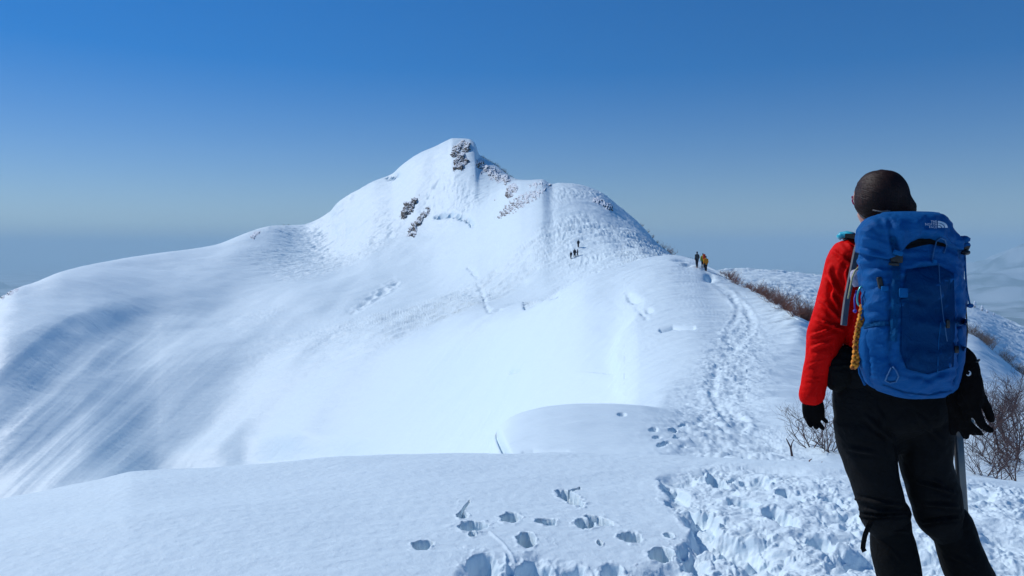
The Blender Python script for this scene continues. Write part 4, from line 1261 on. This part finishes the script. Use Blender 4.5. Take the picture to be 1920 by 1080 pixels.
strap("strap", [(1795,648),(1809,655)], 9, M_strapb, .006)
strap("zip", [(1655,722),(1700,737),(1740,742),(1785,733)], 1.6, M_blue2, .004)
strap("zip", [(1686,560),(1720,545)], 1.6, M_strapb, .006)
def slab(name, px, py, w, h, d, material, parent, off=.008, rot=0, bev=.25):
    """bevelled block sitting on the pack face; size in metres"""
    bm = bmesh.new(); bmesh.ops.create_cube(bm, size=1)
    bmesh.ops.bevel(bm, geom=bm.edges[:], offset=.18*1, segments=2, profile=.6, affect='EDGES')
    p = on(px, py, off)
    bmesh.ops.transform(bm, matrix=Matrix.Translation(p) @ Matrix.Rotation(rot, 4, 'Y') @ Matrix.Diagonal((w, d, h, 1)), verts=bm.verts)
    me = bpy.data.meshes.new(name); bm.to_mesh(me); bm.free(); me.materials.append(material)
    for q in me.polygons: q.use_smooth = True
    return pb(link(bpy.data.objects.new(name, me), parent))
slab("buckle", 1681, 484, .034, .030, .014, M_plastic, pack, .010)
slab("buckle", 1676, 495, .028, .010, .012, M_plastic, pack, .012, .1)
slab("strap_end", 1684, 474, .028, .014, .008, M_strapb, pack, .012, .3)
slab("buckle", 1650, 530, .014, .034, .010, M_plastic, pack, .008, -.2)
slab("buckle", 1777, 607, .010, .026, .008, M_plastic, pack, .008)
slab("strap_end", 1659, 541, .020, .014, .008, M_strapb, pack, .009)
slab("strap_end", 1694, 549, .026, .028, .006, M_strapb, pack, .008)
slab("buckle", 1793, 655, .012, .022, .010, M_plastic, pack, .008)
# side compression buckles, cords
def pcord(name, pts, r, material, parent=pack):
    return pb(tube_mesh(name, [[(W(x, y, Y), r) for x, y, Y in pts]], material, parent, 6))
def fcord(name, pts, r, material, off=.004):
    L = []
    for a, b_ in zip(pts[:-1], pts[1:]):
        for i in range(4): L.append((a[0]+(b_[0]-a[0])*i/4, a[1]+(b_[1]-a[1])*i/4))
    L.append(pts[-1])
    return pb(tube_mesh(name, [[(on(x, y, off), r) for x, y in L]], material, pack, 6))
M_cord = mat("light_blue_cord", (.03, .13, .30), .7)
fcord("cord", [(1748,488),(1751,470),(1756,452),(1764,446),(1772,450),(1775,460),(1770,474)], .0022, M_cord, .007)
fcord("cord", [(1760,494),(1763,540),(1768,590),(1776,640)], .0016, M_cord, .006)
fcord("cord", [(1672,688),(1664,704),(1660,714),(1668,718),(1680,716),(1685,706),(1680,694),(1674,688)], .0022, M_cord, .005)
fcord("cord", [(1764,602),(1760,640),(1758,700)], .0014, M_strapb, .006)
slab("toggle", 1752, 490, .012, .012, .010, M_strapb, pack, .008)
pcord("cord", [(1809,472,2.50),(1810,500,2.50),(1811,525,2.49),(1814,550,2.49),(1819,572,2.49)], .0030, M_strapb)
def lump(name, px, py, Y, r, material, parent, sq=(1, 1, 1), seed=0, rb=pb):
    bm = bmesh.new(); bmesh.ops.create_icosphere(bm, subdivisions=3, radius=1)
    for v in bm.verts:
        n = mnoise.noise_vector(v.co*1.6 + Vector((seed, 0, 0))); v.co += n*.25
    bmesh.ops.transform(bm, matrix=Matrix.Translation(W(px, py, Y)) @ Matrix.Diagonal((r*sq[0], r*sq[1], r*sq[2], 1)), verts=bm.verts)
    me = bpy.data.meshes.new(name); bm.to_mesh(me); bm.free(); me.materials.append(material)
    for q in me.polygons: q.use_smooth = True
    return rb(link(bpy.data.objects.new(name, me), parent))
lump("toggle", 1819, 573, 2.49, .010, M_blue2, pack, (1.1, .8, .7))
lump("buckle", 1809, 462, 2.47, .018, M_plastic, pack, (.7, 1, 1), 2)
lump("strap_end", 1808, 449, 2.46, .017, M_blue2, pack, (1, 1, .7), 4)
lump("strap_end", 1812, 459, 2.46, .011, M_blue2, pack, (1, 1, .8), 7)
lump("buckle", 1810, 473, 2.46, .013, M_plastic, pack, (1, 1, .7), 9)
pcord("cord", [(1811,512,2.52),(1813,540,2.53),(1811,575,2.52),(1814,620,2.52),(1811,655,2.52)], .0022, M_plastic)
# side pockets and their webbing on the left
def side_pocket(rows, name, m):
    V = super_loft(rows, 64, 2.6, lambda V, px, py: .004*fbm(V[..., 0]*20, V[..., 2]*26, 2), 6)
    return pb(bag_mesh(name, V, m, pack))
side_pocket([(738,1640,1652,2.60,2.50),(722,1622,1650,2.63,2.46),(690,1610,1655,2.65,2.43),(650,1607,1658,2.66,2.42),(618,1612,1656,2.66,2.42),(612,1620,1652,2.65,2.44)], "side_pocket", M_blue)
side_pocket([(745,1780,1790,2.60,2.50),(730,1780,1800,2.63,2.46),(690,1785,1809,2.65,2.43),(640,1785,1814,2.66,2.42),(618,1785,1813,2.66,2.42),(612,1790,1810,2.65,2.44)], "side_pocket", M_blue2)
pcord("strap", [(1612,640,2.50),(1608,670,2.50),(1612,700,2.50),(1622,722,2.50)], .004, M_blue2)
# hip belt with pouch, shoulder straps
bm = bmesh.new()
loft(bm, smooth_rings([ring(1673,676,102,.135), ring(1673,690,112,.150), ring(1673,708,110,.150), ring(1674,718,102,.140)]), 40)
hb_ = fuse(bm, "hip_belt", .007, 2, M_blk, pack, wrinkles([], .003, 18)); pb(hb_)
bm = bmesh.new()
loft(bm, smooth_rings([(B(1580,668,-.02), .045,.05), (B(1578,678,-.02), .060,.062), (B(1574,700,-.02), .058,.062), (B(1572,716,-.02), .050,.055), (B(1574,722,-.02), .03,.03)]), 24)
pb(fuse(bm, "pouch", .006, 2, M_blk2, pack, wrinkles([((1550,690),(1600,684),.005,.006)], .004, 20)))
pb(ribbon("shoulder_strap", [(1612,450,2.66),(1606,470,2.675),(1600,500,2.675),(1594,530,2.675),(1588,560,2.67),(1584,590,2.665),(1582,610,2.66)], .020, .008, M_grey, pack, (1, .3, 0)))
pb(ribbon("shoulder_strap", [(1640,447,2.60),(1618,444,2.68),(1600,442,2.76),(1594,446,2.86)], .05, .014, M_blk, pack, (1, 0, 0)))
pb(ribbon("shoulder_strap", [(1735,447,2.60),(1742,444,2.68),(1750,442,2.76),(1758,446,2.86)], .05, .014, M_blk, pack, (1, 0, 0)))
M_cyan = mat("cyan_plastic", (.02, .50, .62), .4)
pb(tube_mesh("hose", [[(W(1572,446,2.80), .010), (W(1578,441,2.80), .012), (W(1588,439,2.79), .011), (W(1600,441,2.76), .010)]], M_cyan, pack, 10))
# white-violet tag and cords on the left side
M_violet = mat("violet_cord", (.09, .08, .42), .7); M_pale = fabric("pale_cloth", (.42, .40, .50), .7)
lump("dry_bag", 1604, 521, 2.60, .022, M_pale, pack, (.75, .8, 1.3), 5)
pcord("cord", [(1606,545,2.58),(1602,560,2.57),(1603,582,2.56)], .0028, M_violet)
lump("toggle", 1603, 583, 2.56, .006, M_violet, pack)
pcord("cord", [(1611,500,2.58),(1603,508,2.58),(1598,520,2.58),(1594,540,2.585),(1590,560,2.59)], .003, mat("pale_yellow_cord", (.5, .45, .22), .7))
for k, (x, w) in enumerate(((1616, 9), (1624, 7), (1631, 6))):
    pcord("cord", [(x+6,545,2.47),(x,560,2.46),(x+2,580,2.46),(x-1,600,2.46)], .003, M_blue2)
# lettering and mark on the lid
def text_patch(txt, px, py, hpx, align, name, parent, tree, spacing=1.0, off=.0035, sx=1.0):
    cu = bpy.data.curves.new("t", 'FONT'); cu.body = txt; cu.size = 1.0; cu.align_x = align; cu.space_line = spacing; cu.resolution_u = 2
    ob = bpy.data.objects.new("t", cu); COL.objects.link(ob)
    me = bpy.data.meshes.new_from_object(ob.evaluated_get(bpy.context.evaluated_depsgraph_get())); bpy.data.objects.remove(ob)
    for v in me.vertices: v.co = on(px + v.co.x*hpx*sx, py - v.co.y*hpx, off, tree)
    me.name = name; me.materials.clear(); me.materials.append(M_white)
    return pb(link(bpy.data.objects.new(name, me), parent))
text_patch("THE\nNORTH\nFACE", 1757, 417.5, 6.4, 'RIGHT', "lettering", pack, T_lid, .80)
def arc_mark(cx_, cy_, radii, name, parent, tree):
    V, Fc = [], []
    for r0_, r1_ in radii:
        b0_ = len(V); n = 12
        for i in range(n+1):
            a = math.pi/2*(1-i/n)
            for r in (r0_, r1_): V.append(on(cx_+math.cos(a)*r*1.45, cy_-math.sin(a)*r, .0035, tree))
        for i in range(n): Fc.append((b0_+2*i, b0_+2*i+1, b0_+2*i+3, b0_+2*i+2))
    me = bpy.data.meshes.new(name); me.from_pydata([tuple(v) for v in V], [], Fc); me.materials.append(M_white)
    return pb(link(bpy.data.objects.new(name, me), parent))
arc_mark(1758.5, 427, [(0.6,4.2),(5.2,8.3),(9.3,12.8)], "emblem", pack, T_lid)

# ------------------------------------------------------------------ hung gloves, axe, rope, carabiner
def glove_thing(chains, label, extra=None):
    bm = bmesh.new()
    for c in chains: loft(bm, smooth_rings([(W(x, y, Y), r, r2) for x, y, Y, r, r2 in c], 3), 16)
    base = W(chains[0][0][0], chains[0][0][1], chains[0][0][2])
    o = fuse(bm, "glove", .004, 3, M_glove, None, wrinkles([], .003, 30))
    o.data.transform(Matrix.Translation(-base)); o.location = base
    tag(o, label, "glove", "gloves hanging from the backpack")
    return o, base
g, gb = glove_thing([
  [(1812,656,2.52,.010,.012),(1815,670,2.52,.024,.020),(1818,700,2.52,.034,.026),(1823,728,2.52,.036,.028),(1827,752,2.52,.030,.024)],
  [(1834,728,2.52,.016,.016),(1845,755,2.52,.0145,.015),(1855,778,2.52,.0135,.014),(1858,787,2.52,.011,.011)],
  [(1826,750,2.52,.019,.018),(1831,775,2.51,.0165,.017),(1842,797,2.51,.0145,.015),(1858,807,2.50,.0105,.010)],
  [(1814,750,2.53,.015,.016),(1813,772,2.53,.013,.014),(1812,785,2.53,.011,.011)],
  [(1808,730,2.54,.014,.014),(1802,755,2.54,.012,.012)]], "black outer glove hanging on the right of the backpack, fingers splayed over the snow")
lg = []
for i in range(10):
    a = -2.6 + i*.45
    lg.append((W(1816+4.2*math.cos(a), 700-4.2*math.sin(a), 2.478), .0014))
e_ = tube_mesh("emblem", [lg, [(W(1817,703,2.478), .0014), (W(1819,699,2.478), .0014)]], M_white, g, 6); e_.data.transform(Matrix.Translation(-gb))
tb = tube_mesh("loop", [[(W(1829,678,2.50), .004), (W(1833,677,2.50), .005), (W(1837,674,2.50), .003)]], M_plastic, g, 6); tb.data.transform(Matrix.Translation(-gb))
g2, gb2 = glove_thing([
  [(1800,700,2.60,.030,.025),(1798,740,2.60,.040,.03),(1800,770,2.60,.038,.028),(1804,795,2.60,.030,.022)],
  [(1802,785,2.60,.022,.018),(1806,805,2.60,.016,.015),(1810,818,2.60,.011,.011)],
  [(1806,790,2.60,.022,.018),(1822,805,2.60,.018,.014),(1836,812,2.60,.010,.009),(1843,815,2.60,.005,.005)],
  [(1790,775,2.60,.018,.015),(1788,800,2.60,.014,.014),(1787,812,2.60,.010,.010)]], "black glove hanging behind the outer one, pressed against the trousers above the axe shaft")

axe = empty("ice_axe", W(1806, 900, 2.90))
tag(axe, "ice axe with a straight grey metal shaft held beside the right leg", "ice axe")
AB = Matrix.Translation(-axe.location)
def shaft(name, a, b_, w, d, material):
    bm = bmesh.new()
    pa, pz = W(*a), W(*b_); dr = (pz-pa).normalized()
    u = Vector((1, 0, 0)); u = (u - dr*u.dot(dr)).normalized(); v = dr.cross(u)
    n = 20; prev = None
    for q in (pa, pa+(pz-pa)*.5, pz):
        r = []
        for k in range(n):
            t = 2*math.pi*k/n; c_, s_ = math.cos(t), math.sin(t)
            r.append(bm.verts.new(q + u*w/2*math.copysign(abs(c_)**.6, c_) + v*d/2*math.copysign(abs(s_)**.6, s_)))
        if prev:
            for k in range(n): bm.faces.new((prev[k], prev[(k+1) % n], r[(k+1) % n], r[k]))
        else: bm.faces.new(r[::-1])
        prev = r
    bm.faces.new(prev)
    bmesh.ops.recalc_face_normals(bm, faces=bm.faces)
    me = bpy.data.meshes.new(name); bm.to_mesh(me); bm.free(); me.materials.append(material)
    for p in me.polygons: p.use_smooth = True
    o = link(bpy.data.objects.new(name, me), axe); o.data.transform(AB); return o
shaft("shaft", (1796, 795, 2.90), (1809, 990, 2.90), .030, .018, M_steel)
M_groove = mat("black_rubber", (.01, .01, .01), .6)
shaft("grip", (1789.5, 812, 2.893), (1801.5, 968, 2.893), .010, .014, M_groove)
shaft("spike", (1809, 992, 2.90), (1812, 1035, 2.90), .012, .010, M_steel)
hd = tube_mesh("head", [[(W(1795,795,2.90), .012), (W(1770,792,2.94), .012), (W(1745,797,2.98), .009), (W(1725,808,3.02), .004)], [(W(1795,795,2.90), .012), (W(1812,792,2.87), .014), (W(1822,794,2.85), .016)]], M_steel, axe, 8); hd.data.transform(AB)
rv = tube_mesh("rivet", [[(W(1794,806,2.885), .004), (W(1794,806,2.875), .004)]], M_white, axe, 10); rv.data.transform(AB)

# orange rope plait
pts = [(1620,572),(1616,595),(1611,615),(1607,640),(1606,665),(1602,690)]
chs = []
for s_ in range(3):
    c = []
    for i in range(61):
        t = i/60; k = t*5; j = min(int(k), 4); f_ = k-j
        x = pts[j][0]*(1-f_)+pts[j+1][0]*f_; y = pts[j][1]*(1-f_)+pts[j+1][1]*f_
        ph = t*2*math.pi*4.5 + s_*2*math.pi/3
        c.append((W(x + 5.0*math.sin(ph), y, 2.47 + .008*math.sin(2*ph)), .0056))
    chs.append(c)
rope = tube_mesh("rope", chs, M_ply, None, 8)
base = W(1618, 572, 2.47); rope.data.transform(Matrix.Translation(-base)); rope.location = base
for m_, in ((M_ply,),):
    b_ = m_.node_tree.nodes["Principled BSDF"]; n_ = node(m_, "ShaderNodeTexNoise"); n_.inputs["Scale"].default_value = 90
    t_ = node(m_, "ShaderNodeTexCoord"); lk(m_, t_.outputs["Object"], n_.inputs[0])
    c_ = node(m_, "ShaderNodeValToRGB"); c_.color_ramp.elements[0].color = (.30,.07,.01,1); c_.color_ramp.elements[1].color = (.85,.32,.02,1)
    c_.color_ramp.elements[0].position = .35; c_.color_ramp.elements[1].position = .6
    lk(m_, n_.outputs[0], c_.inputs[0]); lk(m_, c_.outputs[0], b_.inputs[0])
tag(rope, "plaited orange rope hanging down the left side of the blue backpack", "rope")
cb = W(1615, 555, 2.48)
c = []
for i in range(21):
    a = 2*math.pi*i/20
    c.append((Vector((.012*math.cos(a) + .004*math.sin(a), 0, .030*math.sin(a))), .0035))
car = tube_mesh("carabiner", [c], M_teal, None, 8); car.location = cb
tag(car, "teal carabiner clipped above the orange rope on the backpack's left side", "carabiner")

# ------------------------------------------------------------------ distant hikers
def walker(px, t0, t1, py, Hm, face, stride, cols, label, group, Y=None, arms=.3, vox=.028, hood=None, lean=0.0, fat=1.0):
    foot = ground_px(px, py, t0, t1)
    e = empty("person", foot, face)
    tag(e, label, "person", group)
    k = Hm/1.72
    V3 = lambda x, y, z: Vector((x*k, y*k + lean*z*k, z*k))
    def parts(grow, which):
        bm = bmesh.new(); g_ = grow*k*fat
        if 'torso' in which:
            loft(bm, smooth_rings([(V3(0,0,.86), .155*k+g_, .11*k+g_), (V3(0,0,1.05), .14*k+g_, .105*k+g_), (V3(0,0,1.25), .17*k+g_, .12*k+g_), (V3(0,0,1.40), .17*k+g_, .10*k+g_), (V3(0,0,1.46), .08*k+g_, .07*k+g_)], 2), 14)
        if 'arms' in which:
            for s_ in (-1, 1):
                loft(bm, [(V3(s_*.19,0,1.38), .055*k+g_, .055*k+g_), (V3(s_*.25,-.04+s_*.04,1.12), .048*k+g_, .048*k+g_), (V3(s_*.25,.08+arms*s_*.3,.92), .038*k+g_, .038*k+g_)], 10)
        if 'legs' in which:
            for s_ in (-1, 1):
                loft(bm, [(V3(s_*.09,0,.90), .095*k+g_, .10*k+g_), (V3(s_*.10,.05+s_*stride*.5,.50), .068*k+g_, .07*k+g_), (V3(s_*.10,s_*stride,.12), .048*k+g_, .05*k+g_)], 12)
        return bm
    bm = parts(0, ('torso', 'arms', 'legs'))
    loft(bm, [(V3(0,0,1.44), .055*k, .055*k), (V3(0,.01,1.54), .052*k, .055*k)], 10)
    loft(bm, [(V3(0,.02,1.50), .05*k, .06*k), (V3(0,.01,1.58), .075*k, .09*k), (V3(0,0,1.66), .072*k, .088*k), (V3(0,0,1.70), .045*k, .055*k)], 12)
    for s_ in (-1, 1):
        loft(bm, [(V3(s_*.25,.08+arms*s_*.3,.92), .035*k, .03*k), (V3(s_*.25,.10+arms*s_*.3,.82), .03*k, .03*k)], 8)
        loft(bm, [(V3(s_*.10,s_*stride-.04,.05), .045*k, .05*k), (V3(s_*.10,s_*stride+.16,.04), .042*k, .035*k)], 8)
    fuse(bm, "body", vox*.7, 2, M_skin, e)
    fuse(parts(.022, ('torso', 'arms')), "jacket", vox, 2, cols[0], e)
    fuse(parts(.018, ('legs',)), "trousers", vox, 2, cols[1], e)
    bm = bmesh.new()
    loft(bm, [(V3(0,-.01,1.60), .088*k, .10*k), (V3(0,-.01,1.68), .080*k, .092*k), (V3(0,-.01,1.73), .045*k, .05*k)], 12)
    fuse(bm, "hat", vox*.7, 1, cols[2], e)
    return e
def C(n, c): return fabric(n, c, .8)
dk = C("charcoal_cloth", (.02, .022, .028)); dk2 = C("dark_navy_cloth", (.010, .012, .022)); gy = C("grey_cloth", (.05, .055, .06))
yg = C("lime_cloth", (.30, .38, .02)); og = C("orange_cloth", (.80, .26, .01)); rd = C("small_red_cloth", (.6, .05, .01))
# group on the crest
G3 = "three hikers standing on the crest of the snow hump"
walker(1307.5, 5.8, 6.985, 502, 1.60, .3, .12, (gy, dk2, dk), "distant hiker in dark grey on the crest, leftmost of the group of three", G3)
w2 = walker(1318, 5.8, 6.985, 503, 1.50, -.2, .10, (yg, dk2, dk), "distant hiker in a lime green jacket on the crest, middle of three", G3)
w3 = walker(1324.5, 5.8, 6.985, 509, 1.55, .1, .13, (og, dk2, dk), "distant hiker in an orange jacket on the crest, rightmost of three", G3)
bm = bmesh.new()
loft(bm, [(Vector((0,-.20,.98)), .14,.09), (Vector((0,-.21,1.2)), .16,.11), (Vector((0,-.20,1.42)), .13,.09)], 14)
bp_ = fuse(bm, "rucksack", .02, 2, rd); bp_.location = w2.location + Vector((.08, -.02, -.05))
tag(bp_, "small red rucksack on the lime green hiker on the crest", "backpack")
G4 = "four dark hikers on the slope under the false summit"
for k, (x, y, hh, fc, st, lb) in enumerate(((1084.5,464,1.72,.2,.16,"tiny dark hiker highest on the slope under the false summit"),(1078,481,1.80,-.4,.14,"tiny dark hiker in the middle of the group, tall and left of the arm-raising one"),
        (1084,480,1.5,1.2,.2,"tiny dark hiker with an arm out, right of the tall one on the slope"),(1072,486,1.66,.6,.12,"tiny dark hiker lowest and farthest left on the slope"))):
    walker(x, 8.0, 8.9, y, hh*1.06, fc, st, (dk2, dk2, dk2), lb, G4, vox=.04, fat=2.2, arms=(.9 if k == 2 else .3))
